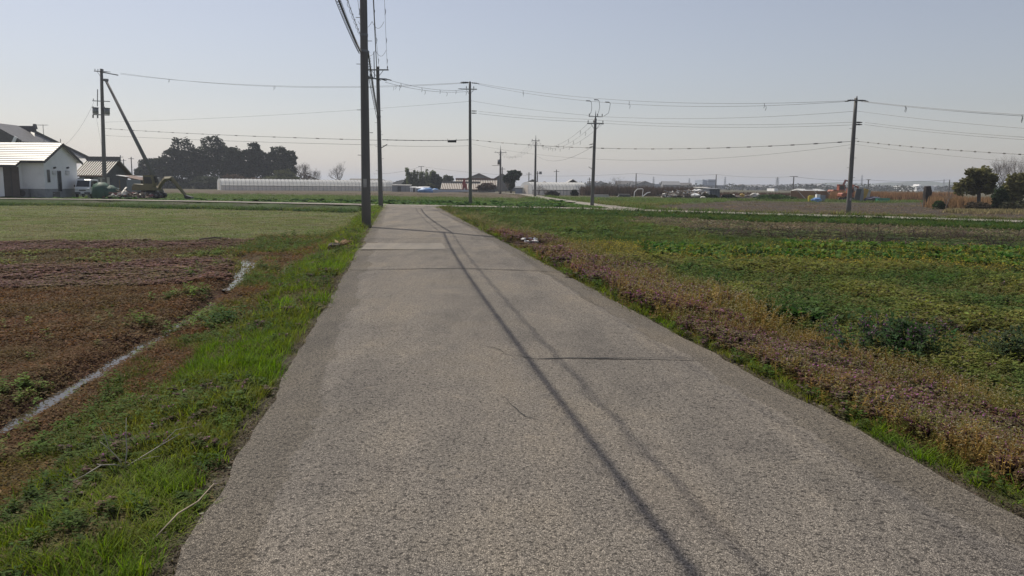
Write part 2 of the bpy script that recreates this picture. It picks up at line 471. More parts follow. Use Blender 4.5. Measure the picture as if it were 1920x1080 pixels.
def ribbon(poly, half, z, step, seed, ej=0.05, cols=6, crown=0.0, flare=None):
    """sheet following a polyline, with uneven edges"""
    pts = []; acc = 0
    P = [Vector((a, b, 0)) for a, b in poly]
    for a, b in zip(P[:-1], P[1:]):
        L = (b - a).length; k = max(1, int(L / step))
        pts += [a.lerp(b, i / k) for i in range(k)]
    pts.append(P[-1])
    mb = MB(); s = 0
    for i, p in enumerate(pts):
        d = (pts[min(i + 1, len(pts) - 1)] - pts[max(i - 1, 0)]).normalized(); nrm = Vector((-d.y, d.x, 0))
        if i: s += (p - pts[i - 1]).length
        h = half + (flare(p) if flare else 0)
        eL = h + ej * float(fbm(s, 0.0, 1.7, seed, 4)) * 2; eR = h + ej * float(fbm(s, 7.0, 1.7, seed + 5, 4)) * 2
        for j in range(cols + 1):
            t = j / cols; o = eL * (1 - 2 * t) if t < .5 else eR * (1 - 2 * t)
            q = p + nrm * o
            mb.v.append((q.x, q.y, z + crown * (1 - (2 * t - 1) ** 2)))
    c = cols + 1
    for i in range(len(pts) - 1):
        for j in range(cols):
            mb.f.append((i * c + j, i * c + j + 1, (i + 1) * c + j + 1, (i + 1) * c + j))
    return mb
fl = lambda p: 2.2 * max(0, (p.y - 53) / 5.5) ** 2
o = tag(ribbon(FARM, HALF, 0.0, 0.06, 3, 0.032, 32, 0.02, fl).build('farm_road', ASPHALT, smooth=True), kind='structure')
k = np.abs(np.tile(np.linspace(-1, 1, 33), len(o.data.vertices) // 33)).astype(np.float32)
o.data.attributes.new('edge', 'FLOAT', 'POINT').data.foreach_set('value', k)
tag(ribbon(CROSS, 1.45, 0.028, 0.5, 11, 0.08, 4).build('crossroad', PALE_ASPHALT), kind='structure')
tag(ribbon(SIDE, 1.1, 0.034, 0.8, 15, 0.12, 4).build('side_road', PALE_ASPHALT), kind='structure')
def sheet_px(name, pix, mat, z):
    mb = MB(); mb.poly([at(a, b, z) for a, b in pix]); return tag(mb.build(name, mat), kind='structure')
sheet_px('road_patch', [(676, 467.5), (836, 467.5), (829, 456), (688, 456)], SLAB, 0.024)
def crack(pix, w, seed, z=0.025, amp=0.05):
    P = [at(a, b, z) for a, b in pix]; pts = []
    for a, b in zip(P[:-1], P[1:]):
        k = max(2, int((b - a).length / 0.03)); pts += [a.lerp(b, i / k) for i in range(k)]
    pts.append(P[-1]); mb = MB()
    for i, p in enumerate(pts):
        d = (pts[min(i + 1, len(pts) - 1)] - pts[max(i - 1, 0)]).normalized(); q = Vector((-d.y, d.x, 0))
        s = i * 0.03; off = amp * float(fbm(s, 0, 2.2, seed, 5)); ww = w * (0.6 + 0.7 * abs(float(fbm(s, 3, 4.0, seed + 3, 3))) * 2)
        taper = min(1, i / 25, (len(pts) - 1 - i) / 25) if amp > .02 else 1
        for e in (-1, 1):
            r = p + q * (off + e * ww * max(.15, taper) / 2); mb.v.append((r.x, r.y, z))
        if i: k = len(mb.v); mb.f.append((k - 4, k - 2, k - 1, k - 3))
    tag(mb.build('road_crack', CRACK), kind='structure')
crack([(940, 662), (1000, 672), (1150, 671), (1335, 671)], 0.042, 5)
crack([(880, 640), (935, 655), (962, 668)], 0.02, 6)
crack([(930, 735), (985, 780), (1040, 793), (1092, 800)], 0.012, 8)
crack([(655, 505), (860, 503), (1060, 508)], 0.06, 9, amp=.02)
crack([(675, 468.5), (836, 468.5)], 0.03, 12, amp=.008)
crack([(690, 447.5), (842, 447.8), (930, 448)], 0.05, 13, amp=.015)
crack([(836, 467), (1000, 470)], 0.02, 14, amp=.03)
crack([(730, 392), (830, 396)], 0.16, 16, amp=.03)

# water standing in the wheel ruts
m, n, l, b = new_mat('rut_water')
b.inputs['Base Color'].default_value = (.05, .042, .03, 1); b.inputs['Roughness'].default_value = 0.04; b.inputs['IOR'].default_value = 1.33
co = node(n, 'ShaderNodeTexCoord'); nn = node(n, 'ShaderNodeTexNoise', Scale=9.0, Detail=3.0); l.new(co.outputs['Object'], nn.inputs['Vector'])
bp = node(n, 'ShaderNodeBump', Strength=0.12, Distance=0.01); l.new(nn.outputs[0], bp.inputs['Height']); l.new(bp.outputs[0], b.inputs['Normal'])
WATER = m
def water(poly, half, dz, seed):
    pts = []
    for (ax, ay), (bx, by) in zip(poly[:-1], poly[1:]):
        k = max(2, int(math.hypot(bx - ax, by - ay) / 0.15)); pts += [(ax + (bx - ax) * i / k, ay + (by - ay) * i / k) for i in range(k)]
    pts.append(poly[-1]); mb = MB()
    zc = gz(np.array([p[0] for p in pts]), np.array([p[1] for p in pts])); zl = float(np.median(zc)) + dz
    for i, p in enumerate(pts):
        a = pts[max(i - 1, 0)]; c = pts[min(i + 1, len(pts) - 1)]; d = Vector((c[0] - a[0], c[1] - a[1], 0)).normalized()
        h = half * (0.75 + 0.6 * float(fbm(i * .15, 1, 1.5, seed))) * min(1, (i + 1) / 3, (len(pts) - i) / 3)
        for e in (-1, 1): mb.v.append((p[0] - d.y * h * e, p[1] + d.x * h * e, zl))
        if i: k = len(mb.v); mb.f.append((k - 4, k - 3, k - 1, k - 2))
    tag(mb.build('puddle', WATER), kind='structure')
for i in range(3):
    water([(RUT[1 + i][0], RUT[1 + i][1]), (RUT[2 + i][0], RUT[2 + i][1])], 0.125, 0.058, 41 + i)
water([(-5.25, 14.1), (-5.49, 15.19), (-6.0, 17.2), (-6.43, 18.91), (-6.9, 19.9)], 0.27, 0.06, 47)
water([(-4.5, 14.9), (-4.6, 15.4), (-5.1, 17.8)], 0.12, 0.04, 52)

# ================================================================== GROUND COVER
def strip(pts, w0, w1=0.0):
    """a tapering leaf strip: V, T"""
    V = []; T = []; k = len(pts)
    for i, p in enumerate(pts):
        t = i / (k - 1); w = w0 * (1 - t) + w1 * t
        d = Vector(pts[min(i + 1, k - 1)]) - Vector(pts[max(i - 1, 0)])
        q = Vector((-d.y, d.x, 0)); q = q.normalized() if q.length > 1e-6 else Vector((1, 0, 0))
        for e in (-1, 1): V.append(tuple(Vector(p) + q * e * w / 2))
        if i: b_ = 2 * i; T += [(b_ - 2, b_, b_ + 1), (b_ - 2, b_ + 1, b_ - 1)]
    return V, T
class Tpl:
    def __init__(s): s.V = []; s.T = []; s.part = []; s.var = []
    def add(s, V, T, part=0, var=1.0):
        o = len(s.V); s.V += [tuple(v) for v in V]; s.T += [tuple(i + o for i in t) for t in T]
        s.part += [part] * len(V); s.var += [var] * len(V)
    def leaf(s, base, dirv, L, w, part=0, var=1.0, droop=0.0, roll=0.0):
        d = Vector(dirv).normalized(); q = d.cross(Vector((0, 0, 1))); q = q.normalized() if q.length > 1e-3 else Vector((1, 0, 0))
        q = Matrix.Rotation(roll, 3, d) @ q
        b_ = Vector(base); mid = b_ + d * L * .5; tip = b_ + d * L + Vector((0, 0, -droop * L))
        s.add([b_, mid - q * w / 2, mid + q * w / 2, tip], [(0, 1, 2), (1, 3, 2)], part, var)
    def arr(s): return np.array(s.V), np.array(s.T), np.array(s.part), np.array(s.var)
rr = random.Random(11)
U = rr.uniform
def t_grass(nb=9, h=.18, w=.007, spread=.07, lean=.5):
    t = Tpl()
    for _ in range(nb):
        a = U(0, 6.28); r = spread * U(0, 1); hh = h * U(.5, 1.1); ln = lean * hh * U(.3, 1.2); b_ = (r * math.cos(a), r * math.sin(a))
        a2 = a + U(-.9, .9); c, s_ = math.cos(a2), math.sin(a2)
        P = [(b_[0] + c * ln * q ** 2, b_[1] + s_ * ln * q ** 2, -0.01 + hh * q * (1 - .25 * q * ln / hh)) for q in (0, .45, .8, 1.0)]
        t.add(*strip(P, w * U(.8, 1.3), w * .12), 0, U(.7, 1.3))
    return t.arr()
def t_broad(nl=9, L=.1, w=.045, up=.5, stem=0.0):
    t = Tpl()
    for _ in range(nl):
        a = U(0, 6.28); e = U(.15, 1) * up; z = U(0, 1) * stem
        t.leaf((U(-.02, .02), U(-.02, .02), z), (math.cos(a), math.sin(a), e), L * U(.6, 1.2), w * U(.7, 1.2), 0, U(.7, 1.3), U(0, .35), U(-.5, .5))
    return t.arr()
def t_henbit(h=.16, fl=6, n=3):
    t = Tpl()
    for _ in range(n):
        x, y = U(-.06, .06), U(-.06, .06); hh = h * U(.6, 1.15); lx, ly = U(-.03, .03), U(-.03, .03)
        t.add(*strip([(x, y, -.01), (x + lx, y + ly, hh)], .005, .004), 0, U(.7, 1.1))
        for q in (.35, .62, .85, 1.0):
            for k in range(4):
                a = k * 1.57 + U(-.5, .5)
                t.leaf((x + lx * q, y + ly * q, hh * q), (math.cos(a), math.sin(a), U(-.1, .5)), .03 * U(.7, 1.2), .024, 0, U(.7, 1.25), .2, U(-.6, .6))
        for k in range(fl):
            a = U(0, 6.28)
            t.leaf((x + lx, y + ly, hh * U(.72, 1.02)), (math.cos(a), math.sin(a), U(.3, 1.4)), .02 * U(.7, 1.3), .012, 1, U(.7, 1.3), 0, U(-1, 1))
    return t.arr()
def t_purse(h=.3, n=3):
    t = Tpl()
    for _ in range(n):
        x, y = U(-.07, .07), U(-.07, .07); hh = h * U(.55, 1.1); lx, ly = U(-.06, .06), U(-.06, .06)
        t.add(*strip([(x, y, -.01), (x + lx * .4, y + ly * .4, hh * .5), (x + lx, y + ly, hh)], .005, .003), 0, U(.7, 1.2))
        for k in range(8):
            q = U(.3, .95); a = U(0, 6.28)
            t.leaf((x + lx * q, y + ly * q, hh * q), (math.cos(a), math.sin(a), U(0, .6)), .03 * U(.6, 1.2), .009, 0, U(.7, 1.4), 0, U(-1, 1))
        for k in range(3):
            a = U(0, 6.28)
            t.leaf((x + lx, y + ly, hh * U(.95, 1.03)), (math.cos(a), math.sin(a), .8), .011, .009, 1, U(.6, 1.1), 0, U(-1, 1))
        for k in range(3):
            a = U(0, 6.28); t.leaf((x, y, .01), (math.cos(a), math.sin(a), .35), .07, .014, 0, U(.7, 1.2), .1)
    return t.arr()
def t_low(n=16, R_=.11, s=.03):
    t = Tpl()
    for _ in range(n):
        a = U(0, 6.28); r = R_ * math.sqrt(U(0, 1)); a2 = U(0, 6.28)
        t.leaf((r * math.cos(a), r * math.sin(a), U(.0, .05)), (math.cos(a2), math.sin(a2), U(-.1, .9)), s * U(.6, 1.5), s * .55, 0, U(.6, 1.45), 0, U(-.9, .9))
    return t.arr()
def t_leafy(n=13, L=.36):
    t = Tpl()
    for _ in range(n):
        a = U(0, 6.28); c, s_ = math.cos(a), math.sin(a); q = U(.25, .75); LL = L * U(.65, 1.1)
        P = [(c * LL * q * k ** 1.3, s_ * LL * q * k ** 1.3, LL * (k - .32 * k * k * (1 + q))) for k in (0, .3, .55, .8, 1.0)]
        ws = (.015, .035, .085, .09, .025); V = []; T = []
        for i, p in enumerate(P):
            for e in (-1, 1): V.append((p[0] - s_ * e * ws[i] / 2, p[1] + c * e * ws[i] / 2, p[2]))
            if i: b_ = 2 * i; T += [(b_ - 2, b_, b_ + 1), (b_ - 2, b_ + 1, b_ - 1)]
        t.add(V, T, 0, U(.7, 1.3))
    return t.arr()
def t_stalk(n=6, h=.5):
    t = Tpl()
    for _ in range(n):
        x, y = U(-.12, .12), U(-.12, .12); hh = h * U(.4, 1); lx, ly = U(-.25, .25), U(-.25, .25)
        t.add(*strip([(x, y, 0), (x + lx * .4, y + ly * .4, hh * .6), (x + lx, y + ly, hh)], .014, .005), 0, U(.6, 1.3))
        for k in range(4):
            q = U(.3, 1); a = U(0, 6.28)
            t.leaf((x + lx * q, y + ly * q, hh * q), (math.cos(a), math.sin(a), U(-.6, .6)), .1 * U(.5, 1.2), .012, 0, U(.6, 1.3), .2, U(-1, 1))
    return t.arr()
def t_stone():
    t = Tpl(); V = [(math.cos(k * 1.257) * U(.35, .5), math.sin(k * 1.257) * U(.3, .5), U(-.02, .1)) for k in range(5)] + [(U(-.1, .1), U(-.1, .1), U(.22, .36))]
    t.add(V, [(k, (k + 1) % 5, 5) for k in range(5)], 0, 1.0); return t.arr()

_acc = {}
LOW = [(.45, 20.2, .9, .3), (-4.2, 18.4, .55, .45), (-2.05, 3.95, .3, .6), (-1.55, 3.5, .22, .5)]      # trodden spots round the things that lie in the grass
def grow(kind, tpls, P, sxy, sz, ca, cb=(1, 1, 1), va=0.18):
    """put one plant of a template at each point; ca, cb = leaf and accent colours (one or per point)"""
    if len(P) == 0: return
    N = len(P); pick = rng.integers(0, len(tpls), N)
    sxy = np.broadcast_to(sxy, N) * rng.uniform(.75, 1.25, N); sz = np.broadcast_to(sz, N) * rng.uniform(.7, 1.2, N)
    ca = np.broadcast_to(np.asarray(ca, float), (N, 3)) * np.exp(rng.normal(0, va, (N, 1))) * np.exp(rng.normal(0, min(.06, va * .35), (N, 3)))
    cb = np.broadcast_to(np.asarray(cb, float), (N, 3)) * np.exp(rng.normal(0, va * .6, (N, 1)))
    z0 = gz(P[:, 0], P[:, 1])
    for cx_, cy_, cr_, cf_ in LOW: sz = sz * np.where(np.hypot(P[:, 0] - cx_, (P[:, 1] - cy_) * .6) < cr_, cf_, 1)
    for k, (V, T, part, var) in enumerate(tpls):
        I = np.nonzero(pick == k)[0]
        if len(I) == 0: continue
        a = rng.uniform(0, 6.28, len(I)); c, s_ = np.cos(a)[:, None], np.sin(a)[:, None]; lean = rng.normal(0, .14, (len(I), 2))
        vx = (V[:, 0] * c - V[:, 1] * s_) * sxy[I, None]; vy = (V[:, 0] * s_ + V[:, 1] * c) * sxy[I, None]; vz = V[:, 2][None] * sz[I, None]
        vx = vx + vz * lean[:, :1]; vy = vy + vz * lean[:, 1:]
        VV = np.stack([vx + P[I, 0, None], vy + P[I, 1, None], vz + z0[I, None]], 2).reshape(-1, 3)
        TTT = (T[None] + (np.arange(len(I)) * len(V))[:, None, None]).reshape(-1, 3)
        C = np.where(part[None, :, None] == 0, ca[I][:, None], cb[I][:, None]) * var[None, :, None]
        _acc.setdefault(kind, []).append((VV, TTT, np.clip(C, 0, 1).reshape(-1, 3)))
def flush(kind, mat):
    L = _acc.pop(kind); o = 0; Ts = []
    for V, T, C in L: Ts.append(T + o); o += len(V)
    ob = np_mesh(kind, np.concatenate([q[0] for q in L]), np.concatenate(Ts), np.concatenate([q[2] for q in L]), mat)
    return tag(ob, kind='stuff')

def scatter(dmin, dmax, dens, half_deg=47):
    a = math.tan(R(half_deg)); area = a * (dmax ** 2 - dmin ** 2); N = int(area * dens)
    y = np.sqrt(rng.uniform(dmin ** 2, dmax ** 2, N)); x = rng.uniform(-1, 1, N) * y * a
    return np.stack([x, y], 1)
G1 = [t_grass() for _ in range(5)]; G2 = [t_grass(12, .12, .006, .1, .7) for _ in range(4)]; GS = [t_grass(14, .07, .006, .12, .9) for _ in range(4)]
BR = [t_broad(14, .065, .028, .7, .06) for _ in range(5)]; BU = [t_broad(26, .04, .017, .9, .14) for _ in range(5)]
HB = [t_henbit() for _ in range(6)]; PU = [t_purse() for _ in range(6)]; LO = [t_low() for _ in range(6)]
LF = [t_leafy() for _ in range(5)]; SK = [t_stalk() for _ in range(5)]; ST = [t_stone() for _ in range(6)]
GRASS = (.125, .195, .028); WEED = (.075, .115, .024); YEL = (.185, .175, .04); PURP = (.34, .13, .30); GOLDC = (.235, .165, .06)
RED = (.125, .072, .036); STRAW = (.30, .245, .14); WHITE = (.36, .33, .22); DEEP = (.045, .095, .024)
rings = [(2.3, 5, 1000, .85, .6), (5, 9, 600, 1.0, .68), (9, 15, 210, 1.5, 1.05), (15, 26, 95, 2.1, 1.15), (26, 45, 34, 3.1, 1.3), (45, 82, 10, 5.0, 1.6)]
for dmin, dmax, dens, kx, kz in rings:
    P = scatter(dmin, dmax, dens); x, y = P[:, 0], P[:, 1]; z = zones(x, y); q = rng.uniform(0, 1, len(P))
    patch = fbm(x, y, 0.8, 61); patch2 = fbm(x, y, 2.2, 71, 2); lush = fbm(x, y, .35, 81)
    rd, _ = pdist(x, y, RUT); rd2, _ = pdist(x, y, RUT2); wet = (rd < .19) & (y > 13) | (rd < .15) & (vnoise(x, y, 3, 5) > -.25) | (rd2 < .1)
    f, sf, c, sc, s_, _ = roads(x, y)
    def pick(*zs, lo=0, hi=1, cond=None):
        k = np.isin(z, zs) & (q >= lo) & (q < hi) & ~wet
        return k if cond is None else k & cond
    def mixcol(I, a, b, t): return np.asarray(a)[None] * (1 - t[I][:, None]) + np.asarray(b)[None] * t[I][:, None]
    yel = sstep(-.35, .45, patch)
    # left verge
    I = pick(VERGE, lo=0, hi=.5, cond=(patch2 + .5 * lush > -.28) | (sf < 0)); grow('verge_grass', G1, P[I], kx, np.where(sf[I] > 0, .95, .62) * kz, mixcol(I, GRASS, YEL, yel * .7))
    I = pick(VERGE, lo=.5, hi=.72, cond=patch - patch2 * .5 > .0); grow('green_weeds', BU, P[I], kx, kz * .85, mixcol(I, (.05, .085, .022), WEED, yel))
    I = pick(VERGE, lo=.5, hi=.8, cond=(patch2 + .5 * lush < -.1) & (sf > 0)); grow('red_ground_weeds', LO, P[I], kx, kz * .8, mixcol(I, (.11, .085, .045), (.13, .12, .05), yel))
    I = pick(VERGE, lo=.72, hi=.84); grow('verge_grass', GS, P[I], kx, kz, mixcol(I, (.12, .12, .04), STRAW, yel * .5))
    I = pick(VERGE, lo=.84, hi=.87, cond=patch > .1); grow('henbit_flowers', HB, P[I], kx, kz * .7, (.10, .085, .05), PURP)
    I = pick(DIRT, lo=0, hi=.16, cond=patch2 > -.45); grow('verge_grass', GS, P[I], kx * .8, kz * .8, mixcol(I, (.12, .15, .04), STRAW, yel * .6))
    I = pick(DIRT, lo=.16, hi=.6); grow('red_ground_weeds', LO, P[I], kx * .7, kz * .5, mixcol(I, (.075, .06, .042), (.12, .10, .07), yel))
    # between verge and rut
    nearrut = np.exp(-(rd / .9) ** 2)
    I = pick(MIXED, lo=0, hi=.35, cond=lush + patch > np.where(y > 13, -.3, .12)); grow('verge_grass', G2, P[I], kx, kz, mixcol(I, (.11, .15, .035), YEL, yel * .5))
    I = pick(MIXED, lo=.35, hi=.55, cond=lush + patch > np.where(y > 13, .0, .3)); grow('green_weeds', BU, P[I], kx, kz * 1.05, WEED)
    I = pick(MIXED, lo=.55, hi=1); grow('red_ground_weeds', LO, P[I], kx, kz * 1.0, mixcol(I, RED, (.13, .10, .04), yel))
    I = pick(REDWEED, PURPLE_L, GREENBROWN, lo=0, hi=.25, cond=(nearrut > .3) & (patch + .4 * patch2 > .3)); grow('green_weeds', BU, P[I], kx * 1.1, kz * 1.1, mixcol(I, WEED, (.12, .17, .04), yel))
    # left field
    I = pick(REDWEED, lo=.1, hi=1); grow('red_ground_weeds', LO, P[I], kx, kz * (.7 if dmin < 9 else .75), mixcol(I, RED, (.12, .085, .04), yel))
    I = pick(REDWEED, lo=0, hi=.1, cond=patch2 + lush > .45); grow('green_weeds', BU, P[I], kx, kz * .9, (.13, .17, .045))
    I = pick(PURPLE_L, lo=0, hi=.6); grow('henbit_flowers', HB, P[I], kx, kz * .36, mixcol(I, (.175, .105, .07), (.16, .12, .055), yel), mixcol(I, (.28, .165, .24), (.32, .19, .29), yel))
    I = pick(PURPLE_L, lo=.6, hi=1); grow('red_ground_weeds', LO, P[I], kx, kz * .6, (.185, .105, .075))
    I = pick(GREENBROWN, lo=0, hi=.45, cond=patch > -.15); grow('green_weeds', BR, P[I], kx, kz, mixcol(I, (.11, .14, .04), YEL, yel * .6))
    I = pick(GREENBROWN, lo=.45, hi=.8); grow('red_ground_weeds', LO, P[I], kx, kz * 1.3, (.11, .08, .045))
    I = pick(GREENBROWN, lo=.8, hi=1, cond=patch > .1); grow('green_weeds', G2, P[I], kx, kz, (.12, .15, .04))
    I = pick(MOWN, lo=0, hi=.55); grow('mown_grass', GS, P[I], kx * 1.1, kz * .8, mixcol(I, (.20, .195, .095), (.17, .20, .07), yel))
    I = pick(MOWN, lo=.55, hi=.7, cond=patch > 0); grow('mown_grass', GS, P[I], kx * 1.1, kz * .9, (.12, .17, .05))
    I = pick(BANK, lo=0, hi=.75, cond=c > np.where(sf > 0, 2.3, .9)); grow('bank_grass', G1, P[I], kx * 1.2, kz * np.where(sf[I] > 0, 1.1, 1.3), mixcol(I, (.05, .09, .024), (.095, .12, .032), yel))
    I = pick(BANK, lo=.75, hi=1, cond=(patch > -.1) & (c > np.where(sf > 0, 2.6, 1.1))); grow('bank_grass', BR, P[I], kx * 1.2, kz * np.where(sf[I] > 0, 1.5, 2.3 + 1.2 * patch[I]), (.036, .078, .024))
    # right strip of flowers along the road
    band = .75 * np.exp(-((f - np.where(y > 9, .7, .9)) / .65) ** 2) + 1.0 * patch + .35 * patch2
    I = pick(GOLD, lo=0, hi=.42, cond=(band > np.where(y > 11, .1, .22))); grow('henbit_flowers', HB, P[I], kx, kz * (.95 + .35 * lush[I]), mixcol(I, (.15, .08, .06), (.12, .11, .05), yel), PURP)
    I = pick(GOLD, lo=.42, hi=.8, cond=(band <= .6)); grow('dry_flower_weeds', PU, P[I], kx, kz * ((.8 if dmin > 9 else 1.0) + .45 * lush[I]), mixcol(I, GOLDC, (.165, .165, .048), sstep(-.3, .5, patch2)), WHITE)
    I = pick(GOLD, lo=.8, hi=.95, cond=(band > .3)); grow('dry_flower_weeds', PU, P[I], kx, kz * .8, mixcol(I, (.17, .09, .05), (.15, .125, .045), yel), WHITE)
    I = pick(GOLD, lo=0, hi=.4, cond=(band < .1)); grow('verge_grass', G2, P[I], kx, kz * (1.0 + .5 * lush[I]), mixcol(I, (.13, .115, .034), (.17, .12, .042), yel))
    I = pick(GOLD, lo=.6, hi=.8); grow('red_ground_weeds', LO, P[I], kx, kz * 1.4, (.13, .08, .04))
    # right field
    I = pick(WEEDR, lo=0, hi=.55, cond=y + .3 * x < 18.6); grow('field_weeds', BU, P[I], kx * 1.25, kz * (1.35 + 1.1 * lush[I] + .4 * patch[I]), mixcol(I, (.068, .115, .032), (.155, .165, .046), yel))
    I = pick(WEEDR, lo=.55, hi=.74); grow('field_weeds', PU, P[I], kx * 1.2, kz * .55, mixcol(I, (.14, .14, .045), (.22, .18, .06), yel), mixcol(I, (.28, .27, .14), (.5, .42, .1), sstep(.2, .5, lush)))
    I = pick(WEEDR, lo=.74, hi=.92); grow('field_weeds', G2, P[I], kx * 1.1, kz * 1.1, mixcol(I, (.10, .125, .03), YEL, yel * .6))
    I = pick(WEEDR, lo=.92, hi=1, cond=patch > .25); grow('henbit_flowers', HB, P[I], kx, kz * .9, (.09, .085, .045), (.26, .16, .26))
    I = np.isin(z, (WEEDR,)) & (y + .3 * x > 18.2) & (q < .5); grow('field_weeds', PU, P[I], kx, kz * .7, (.16, .155, .05), (.55, .45, .08))
    vv = y + .3 * x; row = np.abs(((vv - 19.6) / 2.5) % 1 - .5) * 2
    I = pick(LEAFY, lo=0, hi=.5, cond=(row > .28) & (lush + patch2 * .6 > -.45)); grow('leaf_vegetables', LF, P[I], kx * .42, kz * .95, mixcol(I, (.055, .125, .028), (.13, .175, .042), yel * .8))
    I = pick(LEAFY, lo=.5, hi=.75); grow('field_weeds', BU, P[I], kx, kz * 1.1, (.075, .11, .035))
    I = pick(LEAFY, lo=.75, hi=.9, cond=row < .45); grow('field_weeds', PU, P[I], kx, kz * .9, YEL, (.6, .5, .1))
    I = pick(REDSTRIP, lo=0, hi=.5); grow('red_ground_weeds', LO, P[I], kx, kz * 1.5, (.165, .095, .075))
    I = pick(REDSTRIP, lo=.5, hi=.65); grow('henbit_flowers', HB, P[I], kx, kz * .8, (.12, .09, .06), (.22, .15, .2))
    I = pick(STALK, lo=0, hi=.065, cond=patch > -.1); grow('dry_stalks', SK, P[I], kx * .8, kz * .62, mixcol(I, (.04, .034, .032), (.075, .06, .05), yel))
    I = pick(STALK, lo=.11, hi=.85); grow('field_weeds', BR, P[I], kx * 1.2, kz, mixcol(I, (.065, .092, .034), (.115, .13, .05), yel))
    I = pick(CLODS, lo=0, hi=.4); grow('field_weeds', BR, P[I], kx * 1.2, kz * .9, mixcol(I, (.08, .115, .04), (.15, .14, .06), yel))
    I = pick(CLODS, lo=.4, hi=.6); grow('red_ground_weeds', LO, P[I], kx * 1.2, kz * 1.8, (.15, .125, .085))
    I = pick(JUNC, lo=0, hi=.5, cond=f > 1.1); grow('bank_grass', BR, P[I], kx * 1.2, kz * (1.3 + .8 * patch[I]), mixcol(I, (.045, .085, .024), (.095, .14, .036), yel))
    I = pick(JUNC, lo=.5, hi=.8); grow('bank_grass', G1, P[I], kx, kz * 1.1, mixcol(I, (.07, .10, .028), (.12, .12, .04), yel))
    I = pick(JUNC, lo=.8, hi=.93, cond=(f < 2.0) & (patch2 > -.1)); grow('dry_stalks', SK, P[I], kx * .6, kz * .38, (.22, .18, .10))
    I = pick(JUNC, lo=0, hi=.6, cond=f <= 1.1); grow('verge_grass', G2, P[I], kx, kz * .8, mixcol(I, (.12, .13, .04), (.17, .14, .06), yel))
    # beyond the crossroad
    I = pick(BANK, lo=0, hi=.6, cond=c <= 2.3); grow('bank_grass', GS, P[I], kx, kz * .3, (.08, .11, .03))
    I = pick(CROP, lo=0, hi=.7); grow('bank_grass', BR, P[I], kx * 1.3, kz * 1.2, mixcol(I, (.085, .15, .04), (.13, .19, .05), yel))
    I = pick(CROP, lo=.7, hi=.78, cond=patch > .1); grow('leaf_vegetables', LF, P[I], kx * .7, kz * .8, DEEP)
    I = pick(FARGREEN, lo=0, hi=.6); grow('bank_grass', G1, P[I], kx * 1.3, kz * 1.1, mixcol(I, (.10, .14, .04), (.16, .15, .06), yel))
    I = pick(PLOUGH, BEIGE, lo=0, hi=.05); grow('red_ground_weeds', LO, P[I], kx, kz * 1.6, (.15, .12, .08))
# far crop rows and rough grass, coarse
P = scatter(80, 150, 1.6); x, y = P[:, 0], P[:, 1]; z = zones(x, y); q = rng.uniform(0, 1, len(P))
I = np.isin(z, (FARGREEN, CROP)); grow('bank_grass', G1, P[I], 8, 2.0, (.10, .14, .045))
I = np.isin(z, (BEIGE, FAR, PLOUGH)) & (q < .2); grow('bank_grass', GS, P[I], 8, 2.4, (.14, .13, .07))
# stones and crumbs along the road edges
Ps = scatter(2.3, 30, 260, 42); f, sf, c, *_ = roads(Ps[:, 0], Ps[:, 1])
k = (sc_ := pdist(Ps[:, 0], Ps[:, 1], CROSS)[1]) < 0
e = rng.exponential(.10, len(Ps)); I = k & (f > -.22) & (f < .3) & (np.abs(f - .0) < e) & ((sf > 0) | (rng.uniform(0, 1, len(Ps)) < .2))
grow('gravel', ST, Ps[I], rng.lognormal(-3.95, .45, I.sum()) * (1 + Ps[I, 1] / 25), .02, (.15, .132, .112), va=.22)
GM = veg_mat('gravel_stone', 0.0, 0.9)
for kind, mat in (('verge_grass', VEG), ('henbit_flowers', VEG), ('green_weeds', VEG), ('red_ground_weeds', VEG), ('mown_grass', VEG), ('bank_grass', VEG),
                  ('dry_flower_weeds', VEG), ('field_weeds', VEG), ('leaf_vegetables', VEG), ('dry_stalks', DRYVEG), ('gravel', GM)):
    o = flush(kind, mat); print(kind, len(o.data.polygons))

# ================================================================== POLES AND WIRES
def pole(label, base, h, r0, r1, top_lean=0.0, group='utility poles', mat=CONC):
    t = thing('utility_pole', label, 'utility pole', base, 0, group)
    t.rotation_euler.y = math.atan2(top_lean, h)
    n = 7; pts = [(0, 0, -0.3 + (h + .3) * i / n) for i in range(n + 1)]
    MB().tube(pts, [r0 + (r1 - r0) * i / n for i in range(n + 1)], 16).build('shaft', mat, t, True)
    return t
def insulator(par, p, hgt=.22, r=.055, up=1):
    mb = MB(); q = Vector(p)
    prof = [(0, r * .35), (.25, r * .4), (.3, r), (.45, r * .5), (.55, r * .95), (.72, r * .45), (.85, r * .7), (1, r * .25)]
    mb.tube([q + Vector((0, 0, up * hgt * a)) for a, _ in prof], [b for _, b in prof], 8)
    return mb.build('insulator', PORC, par, True)
def strain(par, p, d, L=.45, r=.05):
    q = Vector(p); d = Vector(d).normalized(); mb = MB()
    prof = [(0, .3), (.1, .35), (.14, 1), (.3, .45), (.36, 1), (.52, .45), (.58, 1), (.74, .4), (.8, .6), (1, .25)]
    mb.tube([q + d * L * a for a, _ in prof], [r * b for _, b in prof], 8)
    return mb.build('insulator', BLACK, par, True)
def crossarm(t, z, w, ang=0.0, off=(0, 0), ins=(), strains=(), brace=True, th=.08, sh=0.0):
    c, s_ = math.cos(ang), math.sin(ang)
    P = lambda k, dz=0, f=0: (off[0] + c * k - s_ * f, off[1] + s_ * k + c * f, z + dz)
    mb = MB().beam(P(-w / 2 + sh), P(w / 2 + sh), th, th)
    if brace:
        for k in (-1, 1): mb.beam(P(k * w * .28 + sh), P(k * .06, -.45), .03, .03)
    a = mb.build('crossarm', STEEL, t)
    for k in ins: insulator(a, P(k, th / 2))
    for k, d in strains: strain(a, P(k), d)
    return a
